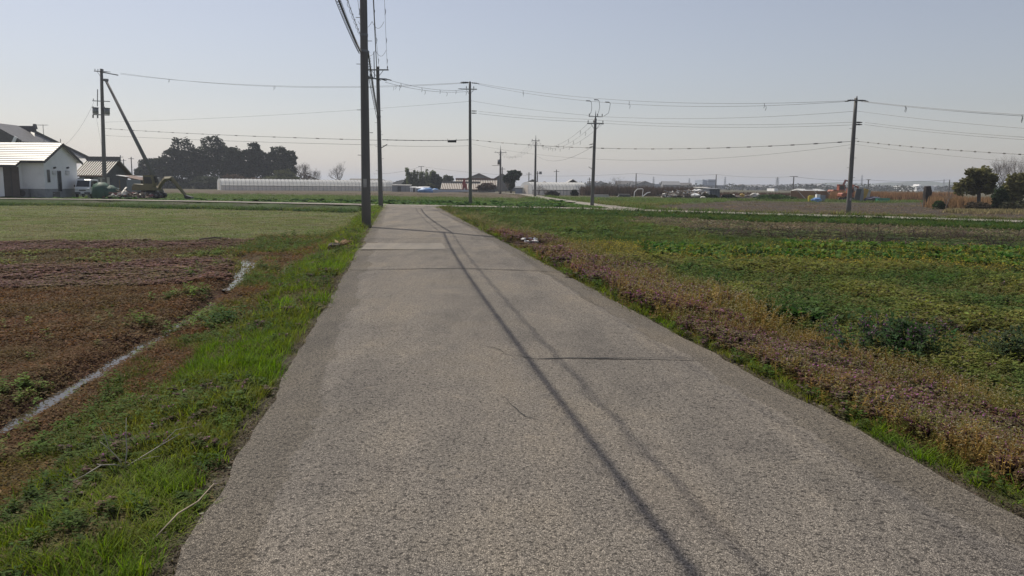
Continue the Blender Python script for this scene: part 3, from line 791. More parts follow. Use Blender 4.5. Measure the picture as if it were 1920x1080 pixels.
def step_bolts(t, zs, r):
    for i, z in enumerate(zs):
        k = 1 if i % 2 else -1
        MB().cyl((k * r * .8, 0, z), (k * (r + .14), 0, z), .011, n=6).build('step_bolt', STEEL, t)
def band(t, z, r, name='pole_band'):
    MB().cyl((0, 0, z - .04), (0, 0, z + .04), r, n=14).build(name, STEEL, t)
def spike(t, z, h, r=.06):
    MB().cyl((0, 0, z - .05), (0, 0, z + h), r, .012, 8).build('lightning_spike', STEEL, t)

rd_dir = Vector((-0.148, 1, 0)).normalized()          # along the farm road's pole line
b1 = ground(687, 426); b2 = ground(714, 389); b3 = ground(882, 385); b4 = ground(1110, 387); b5 = ground(1590, 405); b6 = ground(197, 372, 0)
b7 = ground(1003, 369); b8 = ground(938, 363)
p1 = pole('nearest thick grey concrete pole running out of the top of the frame beside the road', b1, 12.6, .175, .105, (X(681.5, b1.y, 1) - b1.x) * 12.6 / (Z(681, 1, b1.y) - b1.z))
crossarm(p1, 12.2, 1.5, .15, (0, .12), ins=(-.65, 0.1, .65)); crossarm(p1, 11.4, 1.5, .15, (0, .12), ins=(-.65, .65))
step_bolts(p1, [2.6, 3.4, 4.2, 5.0, 5.8, 6.6, 7.4, 8.1], .14)
for z in (8.05, 8.55):
    MB().beam((.1, 0, z), (.36, 0, z), .04, .04).build('cable_bracket', STEEL, p1)
insulator(p1, (.36, 0, 8.5), .18, .06); band(p1, 6.25, .15); band(p1, 6.8, .147)
MB().beam((.1, 0, 5.35), (.3, .1, 5.35), .04, .06).build('cable_bracket', STEEL, p1)
MB().box((.0, -.15, 1.6), (.12, .03, .3)).build('number_plate', CONC_L, p1)

h2 = Z(708, 125, b2.y) - b2.z
p2 = pole('second pole on the road, with two crossarms and an upright rod at its top', b2, h2, .165, .11, X(708, b2.y, 125) - b2.x)
z2a = Z(708, 131.5, b2.y) - b2.z; z2b = Z(708, 148, b2.y) - b2.z
crossarm(p2, z2a, 1.5, 0, (0, -.12), ins=(-.68, .1, .68))
crossarm(p2, z2b, 1.25, 0.35, (0, -.12), ins=(-.5,), strains=((.5, (1, .25, -.15)), (.2, (1, .25, -.3)), (-.2, (1, .2, -.25))), brace=False)
MB().cyl((-.22, -.05, z2a - .5), (-.22, -.05, z2a + 1.2), .03, n=8).build('upright_rod', STEEL, p2)
step_bolts(p2, [2.5, 3.3, 4.1, 4.9, 5.7, 6.5], .14); band(p2, 6.1, .15)
MB().beam((.1, 0, 4.0), (.55, -.1, 4.25), .05, .05).build('cable_bracket', STEEL, p2)

h3 = Z(882, 153, b3.y) - b3.z
p3 = pole('tall bare pole standing just beyond the road junction, arm below its top', b3, h3, .16, .1, X(881, b3.y, 153) - b3.x)
z3 = Z(882, 167.5, b3.y) - b3.z
crossarm(p3, z3, 1.25, .1, (0, -.12), ins=(-.3, .35), strains=((-.6, (-1, -.1, .05)),))
for d, zo in (((-1, .05, -.06), -.1), ((-1, -.2, -.02), -.06), ((1, .1, -.08), -.1)):
    strain(p3, (0.1 * d[0], 0, h3 + zo), d, .75, .06)
for dz in (Z(882, 208, b3.y) - b3.z, Z(882, 212, b3.y) - b3.z): strain(p3, (.12, 0, dz), (1, 0, -.02), .5, .06)
band(p3, z3 - 1.0, .125); band(p3, 5.1, .15); band(p3, 4.6, .15)

h4 = Z(1116, 222, b4.y) - b4.z
p4 = pole('mid-right pole with a pointed tip, two crossarms and three drop wires above', b4, h4, .15, .1, X(1116.5, b4.y, 222) - b4.x)
spike(p4, h4, .6)
z4a = Z(1115, 232, b4.y) - b4.z; z4b = Z(1115, 219, b4.y) - b4.z
crossarm(p4, z4a, 1.3, 0, (0, -.12), ins=(-.58, -.15, .58)); crossarm(p4, z4b, 1.1, 0, (0, -.12), ins=(-.5, .15, .5), brace=False, th=.05)
MB().beam((-.05, 0, 2.9), (-.4, -.1, 3.1), .04, .04).build('cable_bracket', STEEL, p4)
for z in (4.7, 4.9): strain(p4, (-.1, 0, z), (-1, .3, -.3), .35, .04)

h5 = Z(1604, 184, b5.y) - b5.z
p5 = pole('leaning dark pole at the right, wires splaying from a short arm at its top', b5, h5, .155, .1, X(1605, b5.y, 184) - b5.x)
z5 = h5 - .15
a5 = crossarm(p5, z5, .7, .1, (0, -.12), brace=False, strains=((-.33, (-1, -.1, -.2)), (-.1, (-1, .1, .05)), (.1, (1, -.1, 0)), (.33, (1, .1, -.1))))
insulator(a5, (0, -.12, z5 + .05)); step_bolts(p5, [1.8, 2.4, 3.0, 3.6, 4.2, 4.8, 5.4], .14)
MB().box((.02, -.16, 1.05), (.1, .03, .16)).build('number_plate', CONC_L, p5)
for px, py in ((1616, 229.5), (1615, 233.5)):
    q = atd(px, py, b5.y) - b5; strain(p5, (.1, 0, q.z), (1, 0, 0), .4, .06)

h6 = Z(190, 129, b6.y) - b6.z
p6 = pole('far-left pole propped by a long slanting strut, carrying two transformers', b6, h6, .24, .15, X(190, b6.y, 129) - b6.x)
in6 = lambda p: Matrix.Rotation(-p6.rotation_euler.y, 3, 'Y') @ (p - b6)
zz6 = lambda py: Z(192, py, b6.y) - b6.z
crossarm(p6, h6 - .3, 1.3, .15, (0, -.2), ins=(-.55, -.25, .3), strains=((.6, (1, .05, -.03)), (.3, (1, .1, -.06)), (-.1, (1, 0, -.04))))
MB().beam((0, -.1, h6 - .35), (1.9, -.2, h6 - .62), .1, .1).build('crossarm', STEEL, p6)
crossarm(p6, zz6(190), 1.9, 0, (0, -.22), ins=(-.85,), brace=False)
for k in (-1, 1):
    q = MB().cyl((k * .62 - .1, -.1, zz6(214)), (k * .62 - .1, -.1, zz6(203)), .3, n=14).build('transformer', M('grey_transformer', (.22, .23, .24), .5, .1, 2), p6, True)
    MB().cyl((k * .62 - .1, -.1, zz6(203)), (k * .62 - .1, -.1, zz6(202)), .34, n=14).build('lid', STEEL, q)
    MB().cyl((k * .62 - .25, -.3, zz6(203)), (k * .62 - .25, -.3, zz6(200)), .05, n=8).build('bushing', PORC, q)
MB().beam((-1.0, -.1, zz6(215.5)), (.8, -.1, zz6(215.5)), .12, .1).build('transformer_shelf', STEEL, p6)
for k in (-.95, -.45): MB().cyl((k, -.2, zz6(222)), (k, -.2, zz6(216)), .08, n=8).build('cutout_fuse', STEEL, p6)
MB().cyl((-.5, -.1, zz6(200)), (-.42, -.1, zz6(168)), .05, n=6).build('riser_pipe', STEEL, p6)
s0 = in6(atd(198, 150, b6.y)); s1 = atd(309, 371, b6.y - 1.5); s1.z = -.1; s1 = in6(s1)
MB().tube([s0, s1], [.13, .24], 12).build('strut', CONC, p6, True)
MB().box(s0, (.5, .3, .25)).build('strut_cap', STEEL, p6)

h7 = Z(1003, 266, b7.y) - b7.z
p7 = pole('slim pole in front of the right-hand greenhouse, spiked with one short arm', b7, h7, .19, .12, X(1004.5, b7.y, 266) - b7.x); spike(p7, h7, 1.0, .08)
crossarm(p7, Z(1002, 264, b7.y) - b7.z, 1.2, 0, (0, -.12), ins=(-.5, .45), brace=False)
h8 = Z(938, 282, b8.y) - b8.z
p8 = pole('distant pole with a small transformer beside the tiled village roofs', b8, h8, .24, .14); spike(p8, h8, 1.0, .08)
crossarm(p8, h8 - .4, 2.4, 0, (0, -.12), ins=(-1, 1)); crossarm(p8, Z(935, 310.5, b8.y) - b8.z, 1.6, 0, (-.8, -.12), brace=False)
MB().cyl((-.3, 0, 5.6), (-.3, 0, 6.6), .28, n=10).build('transformer', STEEL, p8, True)

def wire(label, p0, p1, sag, r=.012, group=None, name='overhead_wire', n=28, dots=0, helix=None, helix_r=.1):
    p0, p1 = Vector(p0), Vector(p1); r = r * .78 if r < .02 else r
    f = lambda t: p0.lerp(p1, t) - Vector((0, 0, 4 * sag * t * (1 - t)))
    pts = [f(i / n) for i in range(n + 1)]
    mb = MB().tube(pts, r, 5)
    if helix:
        L = (p1 - p0).length; k = int(L / helix * 8); d = (p1 - p0).normalized(); sx = d.cross(Vector((0, 0, 1))).normalized()
        mb.tube([f(i / k) + sx * helix_r * math.cos(i * math.pi / 4) + Vector((0, 0, helix_r * (math.sin(i * math.pi / 4) - .8))) for i in range(k + 1)], .007, 3)
    o = mb.build(name, WIRE)
    tag(o, label, 'power line', group)
    for i in range(dots):
        t = (i + .5) / dots; q = f(t)
        if dots <= 8: MB().tube([q, q + Vector((.05, 0, -.12)), q + Vector((0, .0, -.32))], .014, 4).build('spacer', WIRE, o)
        else: MB().tube([f(t - .004), f(t + .004)], .035, 4).build('hanger', WIRE, o)
    return o
def W(b, dx, dz, dy=0): return Vector((b.x + dx, b.y + dy, b.z + dz))
def on(b, px, py): return atd(px, py, b.y)
back = lambda dx, z, L=38: Vector((b1.x + dx - rd_dir.x * L, b1.y - rd_dir.y * L, z))
# along the road
wire('thick black cable with a thin coil round it, sweeping from upper left to nearest pole', back(-.1, 6.2), W(b1, -.12, 6.25), .75, .024, None, 'coiled_cable', 60, helix=.3, helix_r=.06)
wire('cable hung with small open rings, second from the left above the nearest pole', back(-.1, 6.85), W(b1, -.12, 6.85), .75, .012, None, 'ring_cable', 60, helix=1.1, helix_r=.04)
wire('plain thick cable on the bracket of the nearest pole, running to the second pole', W(b1, .36, 8.55), W(b2, -.1, 8.35), .35, .024, None)
wire('plain bracket cable passing overhead towards the viewer from the nearest pole', back(.36, 7.9), W(b1, .36, 8.55), .7, .010, None)
wire('coiled cable between the nearest pole and the second pole', W(b1, .16, 6.25), W(b2, 0, 6.1), .45, .03, None, 'coiled_cable', 40, helix=.45, helix_r=.06)
wire('lower slack cable between the nearest pole and the second pole', W(b1, .16, 5.4), W(b2, .1, 5.1), .3, .016, None)
for k, w_ in ((-.66, 'left-hand'), (.1, 'middle'), (.66, 'right-hand')):
    wire(w_ + ' high-voltage wire from the top arm of the second pole towards the camera', W(b1, k, 12.45), W(b2, k - .1, z2a + .25), .5, .011, 'high wires along the road', dots=5)
for i, t in enumerate((.30, .55, .78)):
    A = W(b1, -.3, 12.2).lerp(W(b2, -.1, z2a + .2), t); s_ = 4 * .5 * t * (1 - t); pts = []
    for a0, a1 in ((-.68, .05), (.05, .68)):
        pts += [A + Vector((a0 + (a1 - a0) * q / 8 + .12 * (1 - t), 0, -s_ - .35 * 4 * (q / 8) * (1 - q / 8) - .1)) for q in range(9)]
    tag(MB().tube(pts, .009, 4).build('bird_guard_wire', WIRE), ['lowest', 'middle', 'topmost'][2 - i] + ' of the hanging loops between the high wires beside the nearest pole', 'wire', 'loops under the high wires')
# second pole to the third pole
q2 = lambda px, py: atd(px, py, b2.y); q3 = lambda px, py: atd(px, py, b3.y); q4 = lambda px, py: atd(px, py, b4.y); q5 = lambda px, py: atd(px, py, b5.y); q6 = lambda px, py: atd(px, py, b6.y)
wire('upper slack wire from the lower arm of the second pole to the third pole', q2(729, 150), q3(868, 169), .25, .014, None, dots=4)
wire('lower slack wire from the lower arm of the second pole to the third pole', q2(722, 154), q3(890, 170), .35, .014, None, dots=4)
wire('telephone cable with a splice box on it, between the second and third pole', q2(717, 262), q3(882, 262), .06, .022, None, dots=12)
wire('thin telephone wire just below the splice box cable', q2(717, 273), q3(882, 273), .06, .012, None)
cl = thing('splice_box', 'black cable splice box hanging on the wire left of the third pole', 'cable box', atd(847.5, 265, b3.y - 2))
MB().cyl((-.37, 0, 0), (.37, 0, 0), .1, n=12).build('case', BLACK, cl, True)
for k in (-.37, .37): MB().beam((k, 0, 0), (k, 0, .22), .03, .03).build('hook', STEEL, cl)
# far left pole to the third pole
G = 'long wires from the propped pole'
wire('topmost high wire from the propped far-left pole across to the third pole', q6(226, 137), q3(863, 156.5), .85, .014, None, dots=3)
wire('second high wire from the propped far-left pole across to the third pole', q6(226, 139), q3(868, 155), .75, .014, None, dots=3)
wire('thin wire rising from the propped far-left pole to the third pole', q6(197, 229), q3(882, 190), .25, .011, None)
wire('telephone cable from the propped far-left pole passing behind the second pole', q6(197, 241), q2(714, 263), .12, .018, None, dots=16)
wire('lower telephone wire from the propped far-left pole passing behind the second pole', q6(197, 254), q2(714, 272), .1, .013, None)
wire('thin service wire dropping from the propped pole to the white house gable', q6(176, 191), Vector((X(121, 76), 76.5, Z(121, 272, 76))), .5, .013, None)
wire('thin wire hanging beside the shaft of the propped far-left pole', q6(181, 222), q6(192, 280), .1, .01, None)
# third pole to the right
wire('topmost high wire from the third pole to the leaning right pole', q3(896, 156), q5(1588, 189), .75, .013, None, dots=3)
wire('second high wire from the third pole to the leaning right pole', q3(896, 158), q5(1592, 190), .95, .013, None, dots=3)
wire('thin wire from the third pole to the tip of the pointed pole', q3(884, 189), q4(1113, 217), .12, .011, None)
wire('upper of the paired wires from the third pole to the arm of the pointed pole', q3(897, 208.5), q4(1113, 224), .1, .012, None)
wire('lower of the paired wires from the third pole to the arm of the pointed pole', q3(897, 213), q4(1113, 229), .1, .012, None)
wire('telephone cable from the third pole past the pointed pole to the leaning pole', q3(884, 262), q5(1598, 265), .62, .017, None, dots=22)
wire('faint lowest wire from the third pole to the leaning right pole', q3(884, 270), q5(1597, 271), 1.2, .008, None)
wire('thin wire from the pointed pole tip to the upper shaft of the leaning pole', q4(1117, 218), q5(1603, 208.5), .3, .011, None)
wire('upper of the paired wires from the pointed pole to the leaning right pole', q4(1117, 225), q5(1602, 229), .25, .011, None)
wire('lower of the paired wires from the pointed pole to the leaning right pole', q4(1117, 230), q5(1602, 234), .25, .011, None)
out = b5 + Vector((17, -14.5, 0))
o5 = lambda px, py: atd(px, py, out.y)
ex = lambda y0, dx: 0
for lab, pa, pb, r, dt in (('topmost high wire leaving the leaning pole to the right edge', (1612, 189), (2060, 222), .012, 2), ('second high wire leaving the leaning pole to the right edge', (1614, 190.5), (2060, 225), .012, 2),
                       ('third wire down leaving the leaning pole to the right edge', (1606, 208), (2060, 250), .01, 0), ('upper of the paired wires leaving the leaning pole to the right edge', (1622, 229.5), (2060, 265), .01, 0),
                       ('lower of the paired wires leaving the leaning pole to the right edge', (1621, 233.5), (2060, 270), .01, 0), ('telephone cable leaving the leaning pole to the right edge', (1600, 264), (2060, 296), .014, 18),
                       ('faint lowest wire leaving the leaning pole to the right edge', (1599, 270), (2060, 315), .008, 0)):
    wire(lab, q5(*pa), atd(pb[0], pb[1], out.y), .12, r, None, dots=dt)
# drop wires above the pointed pole
for lab, pts in (('left-hand hooked drop wire above the pointed pole', [(1099, 189), (1106, 189.3), (1109, 191.5), (1109.5, 203), (1108, 211), (1105, 216)]),
                 ('middle hooked drop wire above the pointed pole', [(1114, 187), (1121, 187.3), (1123.5, 190), (1124.5, 200), (1122.5, 210), (1119, 216)]),
                 ('right-hand hooked drop wire above the pointed pole', [(1135, 191.4), (1142, 191.8), (1144.5, 194), (1143, 203), (1141, 212), (1132, 218)])):
    tag(MB().tube([atd(a, b_, b4.y) for a, b_ in pts], [.04, .035] + [.016] * 4, 5).build('drop_wire', WIRE), lab, 'wire', 'drop wires above the pointed pole')
# pointed pole back to the slim pole and village
q7 = lambda px, py: atd(px, py, b7.y); q8 = lambda px, py: atd(px, py, b8.y)
for lab, pa, pb, sg in (('left slack knotted wire between the pointed pole and the slim pole', (1101, 233), (995, 264), 1.3), ('middle slack knotted wire between the pointed pole and the slim pole', (1111, 235), (1003, 264), 1.4),
                        ('right slack knotted wire between the pointed pole and the slim pole', (1128, 234), (1008, 264), 1.5)):
    wire(lab, q4(*pa), q7(*pb), sg, .011, 'slack wires to the slim pole', dots=7)
wire('slack low cable from the shaft of the pointed pole to the slim pole', q4(1111, 275), q7(1003, 290), 1.0, .013, None)
for k in (-6, 0, 7): wire('faint slack wire between the slim pole and the distant village pole', q7(1003 + k * .8, 264), q8(938 + k, 285), 1.6, .012, 'faint village wires', dots=6)

# far pole line with one long wire on the right horizon
far = [(790, 312, 353, 300), (1192, 325, 356, 240), (1342, 327, 353, 245), (1487, 331, 357, 215), (1627, 337, 358, 215), (1779, 337, 357, 220)]
fp = []
for i, (px, pt, pb_, d) in enumerate(far):
    base = atd(px, pb_, d); base.z = -.3
    lab = ['thin pole behind the bamboo with a wire running left', 'thin dark pole left of the junk heap on the horizon', 'thin dark pole beside the pale block shed', 'thin pole with a flat T-shaped arm on the right horizon',
           'thin pole right of the orange excavators', 'thin crooked pole just left of the big round tree'][i]
    t = pole(lab, base, Z(px, pt, d) + .3, .19, .14, group='distant poles')
    if i in (3, 4, 0): crossarm(t, Z(px, pt, d) + .3, [2.2, 0, 0, 2.4, 1.2][i], .3, brace=False, th=.16)
    fp.append(Vector((base.x, base.y, Z(px, pt, d))))
for a, b_, lab in ((fp[1], fp[2], 'thin horizon wire spanning from the junk heap to the block shed'), (fp[2], fp[3], 'thin horizon wire spanning from the block shed to the T-armed pole'),
                   (fp[3], fp[4], 'thin horizon wire spanning from the T-armed pole to the orange excavators'), (fp[4], fp[5], 'thin horizon wire spanning from the orange excavators to the round tree')):
    wire(lab, a, b_, .5, .028, None)
wire('thin wire from the pole behind the bamboo down to the left', atd(700, 326, 300), fp[0], .8, .03, None)
wire('thin wire from the bamboo pole over the village roofs to the right', fp[0], fp[1], 2.0, .025, None)
for px, pt, pb_, d, lab in ((228, 291, 335, 260, 'leftmost of three thin poles between the shed and the wood'), (233.5, 298, 335, 275, 'middle of three thin poles between the shed and the wood'), (248, 294, 335, 255, 'rightmost of three thin poles between the shed and the wood'),
                        (941.5, 313, 352, 230, 'slim pole right behind the distant transformer pole'), (1043, 318, 347, 240, 'thin pole with pegs above the right-hand greenhouse'), (991.5, 323, 350, 250, 'short thin pole left of the slim spiked pole'), (1007.5, 321, 345, 235, 'lamp-topped thin pole right of the slim spiked pole'), (1105, 333, 352, 300, 'short pole left of the pointed pole foot')):
    base = atd(px, pb_, d); base.z = -.3
    t = pole(lab, base, Z(px, pt, d) + .3, .2, .14, group='distant poles'); crossarm(t, Z(px, pt, d) - .3, 1.8, .3, brace=False, th=.14)
    if pt == 321: MB().box((.9, 0, Z(px, pt, d) - .2), (.8, .8, .8)).build('lamp_head', STEEL, t)
# lattice towers far off
def tower(label, px, pt, d, w):
    base = atd(px, 352, d); base.z = -.5; H = Z(px, pt, d) + .5
    t = thing('lattice_tower', label, 'pylon', base, .4, 'pylons on the horizon'); mb = MB()
    wid = lambda z: w * (1 - .85 * (z / H) ** .7); th = .0003 * d + .05
    for a, b_ in ((-1, -1), (1, -1), (1, 1), (-1, 1)): mb.beam((a * w / 2, b_ * w / 2, 0), (a * w * .06, b_ * w * .06, H), th, th)
    for i in range(7):
        z0 = H * i / 7; z1 = H * (i + 1) / 7
        for k in (-1, 1):
            mb.beam((-wid(z0) / 2, k * wid(z0) / 2, z0), (wid(z1) / 2, k * wid(z1) / 2, z1), th * .7, th * .7); mb.beam((wid(z0) / 2, k * wid(z0) / 2, z0), (-wid(z1) / 2, k * wid(z1) / 2, z1), th * .7, th * .7)
    mb.build('lattice', STEEL, t)
    for k in (.6, .75, .9): MB().beam((-w * .85, 0, H * k), (w * .85, 0, H * k), th, th).build('cross_beam', STEEL, t)
tower('nearest steel lattice pylon, left of the T-armed pole on the horizon', 1457, 332, 900, 3.6)
for px, pt, lab in ((1225, 331, 'faint pylon above the long factory roof'), (1292, 334, 'faint pylon left of the tall factory block'), (1359, 331, 'faint pylon right of the tall factory block'), (1615, 328, 'faint pylon behind the orange excavators'), (1769, 336, 'faint pylon left of the round tree')):
    tower(lab, px, pt, 1500, 3.4)

# ================================================================== BUILDINGS
def window(parent, c, size, frame=STEEL, pane=GLASS, axis='y', dep=.06):
    """a framed window standing proud of a wall facing -Y (axis y) or +X (axis x)"""
    x, y, z = c; w, h = size
    if axis == 'y':
        f = MB().bb((x - w / 2 - .05, y - dep, z - h / 2 - .05), (x + w / 2 + .05, y + .01, z + h / 2 + .05)).build('window', frame, parent)
        MB().bb((x - w / 2, y - dep - .01, z - h / 2), (x + w / 2, y - dep + .004, z + h / 2)).build('pane', pane, f)
    else:
        f = MB().bb((x - .01, y - w / 2 - .05, z - h / 2 - .05), (x + dep, y + w / 2 + .05, z + h / 2 + .05)).build('window', frame, parent)
        MB().bb((x + dep - .004, y - w / 2, z - h / 2), (x + dep + .01, y + w / 2, z + h / 2)).build('pane', pane, f)
    return f
def gable_house(name, label, x0, x1, y0, y1, ze, zr, wall, roof, ridge='x', over=.4, z0=-.3, group=None, th=.14, cat='house', ribs=0, ribmat=None, ridge_cap=None):
    """walls plus a pitched roof; returns the thing (its parts in world axes, base at x0,y0)"""
    t = thing(name, label, cat, (x0, y0, z0), 0, group); w, d = x1 - x0, y1 - y0; e, r_ = ze - z0, zr - z0
    mb = MB()
    if ridge == 'x':
        mb.prism([(0, 0), (d, 0), (d, e), (d / 2, r_ - .02), (0, e)], 0, w, 'x')
    else:
        mb.prism([(0, 0), (w, 0), (w, e), (w / 2, r_ - .02), (0, e)], 0, d, 'y')
    mb.build('wall', wall, t)
    half = d / 2 if ridge == 'x' else w / 2; sl = (r_ - e) / half; zo = e - sl * over; L = w if ridge == 'x' else d
    sec = [(-over, zo), (half, r_), (2 * half + over, zo), (2 * half + over, zo + th), (half, r_ + th), (-over, zo + th)]
    ro = MB().prism(sec, -over, L + over, 'x' if ridge == 'x' else 'y').build('roof', roof, t)
    if ribs:
        mb = MB()
        for i in range(ribs + 1):
            a = -over + (L + 2 * over) * i / ribs
            for s0, s1 in (((-over, zo + th + .03), (half, r_ + th + .03)), ((2 * half + over, zo + th + .03), (half, r_ + th + .03))):
                if ridge == 'x': mb.beam((a, s0[0], s0[1]), (a, s1[0], s1[1]), .5 * (L / ribs), .1)
                else: mb.beam((s0[0], a, s0[1]), (s1[0], a, s1[1]), .5 * (L / ribs), .1)
        mb.build('roof_battens', ribmat, t)
    if ridge_cap:
        k = MB()
        if ridge == 'x': k.bb((-over - .1, half - .2, r_ + .02), (w + over + .1, half + .2, r_ + th + .4))
        else: k.bb((half - .2, -over - .1, r_ + .02), (half + .2, d + over + .1, r_ + th + .4))
        k.build('ridge', ridge_cap, t)
    return t
TILE_D = M('dark_roof_tile', (.11, .105, .105), .5, .25, 3, .4, 12)
TILE_G = M('grey_roof_tile', (.23, .225, .22), .45, .2, 4, .5, 14)
TILE_P = M('pale_roof_slate', (.37, .35, .33), .45, .08, 2.5)
CREAM = M('cream_roof_strip', (.52, .49, .44), .6, .12, 2)
RUST = M('rusty_tin', (.16, .1, .075), .8, .3, 1.5)
BLUEGREY = M('blue_grey_panel', (.26, .29, .34), .6, .1, 1)

# white house at the left edge
hy = 74.0; xc = X(83.5, hy, 335); wid = 5.6; ze = Z(83, 298, hy); zr = Z(117, 270, hy + wid / 2); z0 = -.05
wh = thing('white_house', 'white rendered house with a pale slate roof at the left edge', 'house', (xc, hy, z0))
e, rg = ze - z0, zr - z0; Lh = 17.0
MB().prism([(0, .9), (wid, .9), (wid, e), (wid / 2, rg - .03), (0, e)], -Lh, 0, 'x').build('wall', WHITEW, wh)
MB().bb((-Lh + .02, .04, 0), (-.03, wid - .03, .9)).build('foundation', M('grey_foundation', (.3, .31, .32), .85), wh)
xa = X(42, hy, 335) - xc; sl = (rg - e) / (wid / 2)
MB().prism([(-.85, 0), (-.002, 0), (-.002, e - .06), (-.85, e - .06 - .85 * sl)], -Lh, xa, 'x').build('front_bay', WHITEW, wh)
def slope_panel(y0, x0, x1, th=.1):
    z_ = lambda y: e + sl * y
    return [(y0, z_(y0)), (wid / 2, rg), (wid / 2, rg + th), (y0, z_(y0) + th)]
rf = MB(); rf.prism(slope_panel(-.45, 0, 0), xa + .25, .35, 'x'); rf.prism(slope_panel(-1.25, 0, 0), -Lh - .3, xa + .25, 'x')
rf.prism([(wid / 2, rg), (wid + .45, e - sl * .45), (wid + .45, e - sl * .45 + .1), (wid / 2, rg + .1)], -Lh - .3, .35, 'x')
ro = rf.build('roof', TILE_P, wh)
mb = MB()                                                      # slate courses standing a little proud
for i in range(1, 12):
    y = -1.15 + (wid / 2 + 1.15) * i / 12; xe = .33 if y > -.4 else xa + .23
    mb.beam((-Lh - .25, y, e + sl * y + .105), (xe, y, e + sl * y + .105), .09, .03)
mb.build('slate_course', M('slate_joint', (.36, .34, .32), .6), ro)
fas = M('dark_fascia', (.055, .05, .05), .6)
mb = MB(); mb.beam((.37, -.5, e - sl * .5 - .03), (.37, wid / 2, rg - .03), .05, .24); mb.beam((.37, wid + .5, e - sl * .5 - .03), (.37, wid / 2, rg - .03), .05, .24)
mb.beam((xa + .2, -.5, e - sl * .5 - .02), (.35, -.5, e - sl * .5 - .02), .06, .2); mb.beam((-Lh, -1.3, e - sl * 1.3 - .02), (xa + .25, -1.3, e - sl * 1.3 - .02), .06, .2)
mb.beam((xa + .25, -1.3, e - sl * 1.3), (xa + .25, -.45, e - sl * .45), .06, .2)
mb.build('fascia', fas, wh)
dx0, dx1 = X(7, 73.1, 340) - xc, X(36, 73.1, 340) - xc
d_ = MB().bb((dx0, -.9, .1), (dx1, -.84, Z(20, 313, 73.1) - z0)).build('garage_door', BROWN_DOOR, wh)
MB().bb(((dx0 + dx1) / 2 - .05, -.94, .1), ((dx0 + dx1) / 2 + .05, -.903, Z(20, 314, 73.1) - z0)).build('door_mullion', fas, d_)
fy = lambda px: (xc * FPX * 1.0087 / (px - 960)) - hy                    # distance along the gable for a pixel column
for pa, pb_, ya, yb in ((88, 91.5, 319, 341), (107, 112.5, 321, 358)):
    cy = (fy(pa) + fy(pb_)) / 2; w_ = abs(fy(pb_) - fy(pa))
    window(wh, (0, cy, (Z(pa, ya, hy + cy) + Z(pa, yb, hy + cy)) / 2 - z0), (w_, Z(pa, ya, hy + cy) - Z(pa, yb, hy + cy)), axis='x')
for px in (100.5, 125):
    cy = fy(px); MB().bb((.0, cy - .3, Z(px, 327, hy + cy) - z0), (.12, cy + .3, Z(px, 320, hy + cy) - z0)).build('vent_hood', M('pale_vent', (.6, .6, .6), .5), wh)
    MB().cyl((0, cy, Z(px, 315, hy + cy) - z0), (.22, cy, Z(px, 314, hy + cy) - z0), .09, n=8).build('wall_lamp', BLACK, wh)
MB().beam((.02, wid / 2 + .1, rg - .2), (.1, wid / 2 + .1, rg + .5), .05, .05).build('service_mast', STEEL, wh)
ac = thing('air_conditioner', 'dark outdoor cooling unit against the white house front', 'cooling unit', (X(48, 73.6), 73.4, 0))
MB().bb((-.45, -.18, .06), (.45, .18, .85)).build('case', M('grey_case', (.12, .125, .13), .6), ac); MB().cyl((-.1, -.2, .45), (-.1, -.185, .45), .3, n=16).build('fan_grille', BLACK, ac)
for k in (-.35, .35): MB().bb((k - .04, -.15, 0), (k + .04, .15, .06)).build('foot', STEEL, ac)
yg = 72.9
for i, (px, w_, h_, lab) in enumerate(((54, .5, .45, 'dark bin beside the cooling unit'), (97, .7, .4, 'low dark crate by the gable foot'), (104, .6, .5, 'grey crate by the gable foot'), (138, .45, .75, 'pale meter box at the far corner of the gable'))):
    mb = MB(); q = Vector((X(px, 75.5), 75.5 + (3 if px == 138 else -1.9 if px < 60 else 0), 0))
    mb.box((0, 0, h_ / 2), (w_, w_ * .8, h_), .2, (.9, .9)); mb.box((0, 0, h_ + .02), (w_ * 1.05, w_ * .84, .06), .2)
    o = mb.build('storage_box', [DARKW, GREYW, CONC, WHITEW][i]); o.location = q; tag(o, lab, 'box')

# big tiled house behind it
ty = 97.0; tz0 = -.2; xr = X(61, ty, 240); zr_ = Z(61, 241, ty)
th_ = thing('tiled_house', 'big old house with dark tiled hip roof behind the white house', 'house', (xr, ty, tz0)); H = zr_ - tz0
xe = X(116, ty, 270) - xr; zh = 4.9; Lt = 14; dw = 6.0
MB().bb((-Lt + 1, -dw + 1.2, 0), (xe - 1.3, dw - 1.2, zh)).build('wall', DARKW, th_)
rf = MB(); A = (-Lt, 0, H - .35); B = (0, 0, H - .35); c1 = (xe, -dw, zh - .1); c2 = (xe, dw, zh - .1); c3 = (-Lt, dw, zh - .1); c4 = (-Lt, -dw, zh - .1)
for f_ in ((A, B, c1, c4), (B, c2, c1), (B, A, c3, c2), (c4, c1, c2, c3)): rf.poly(f_)
ro = rf.build('roof', TILE_G, th_)
mb = MB()
for i in range(34):                                            # tile columns of the front slope
    x = -Lt + (xe + Lt) * i / 34; t_ = 1.0 if x < 0 else 1 - x / xe
    yy = -dw; top = (x, -dw + dw * t_, zh - .1 + (H - .35 - zh + .1) * t_ + .03)
    mb.beam((x, yy, zh - .07), top, .16, .1)
mb.build('tile_rows', TILE_D, ro)
MB().bb((-Lt - .3, -.28, H - .4), (.3, .28, H + .3)).build('ridge', TILE_D, th_)
MB().box((.3, 0, H + .25), (.4, .5, .6), 0, (.6, .6)).build('ridge_end_tile', TILE_D, th_)
for c in (c1, c2): MB().beam(B, c, .4, .4).build('hip_ridge', TILE_D, th_)
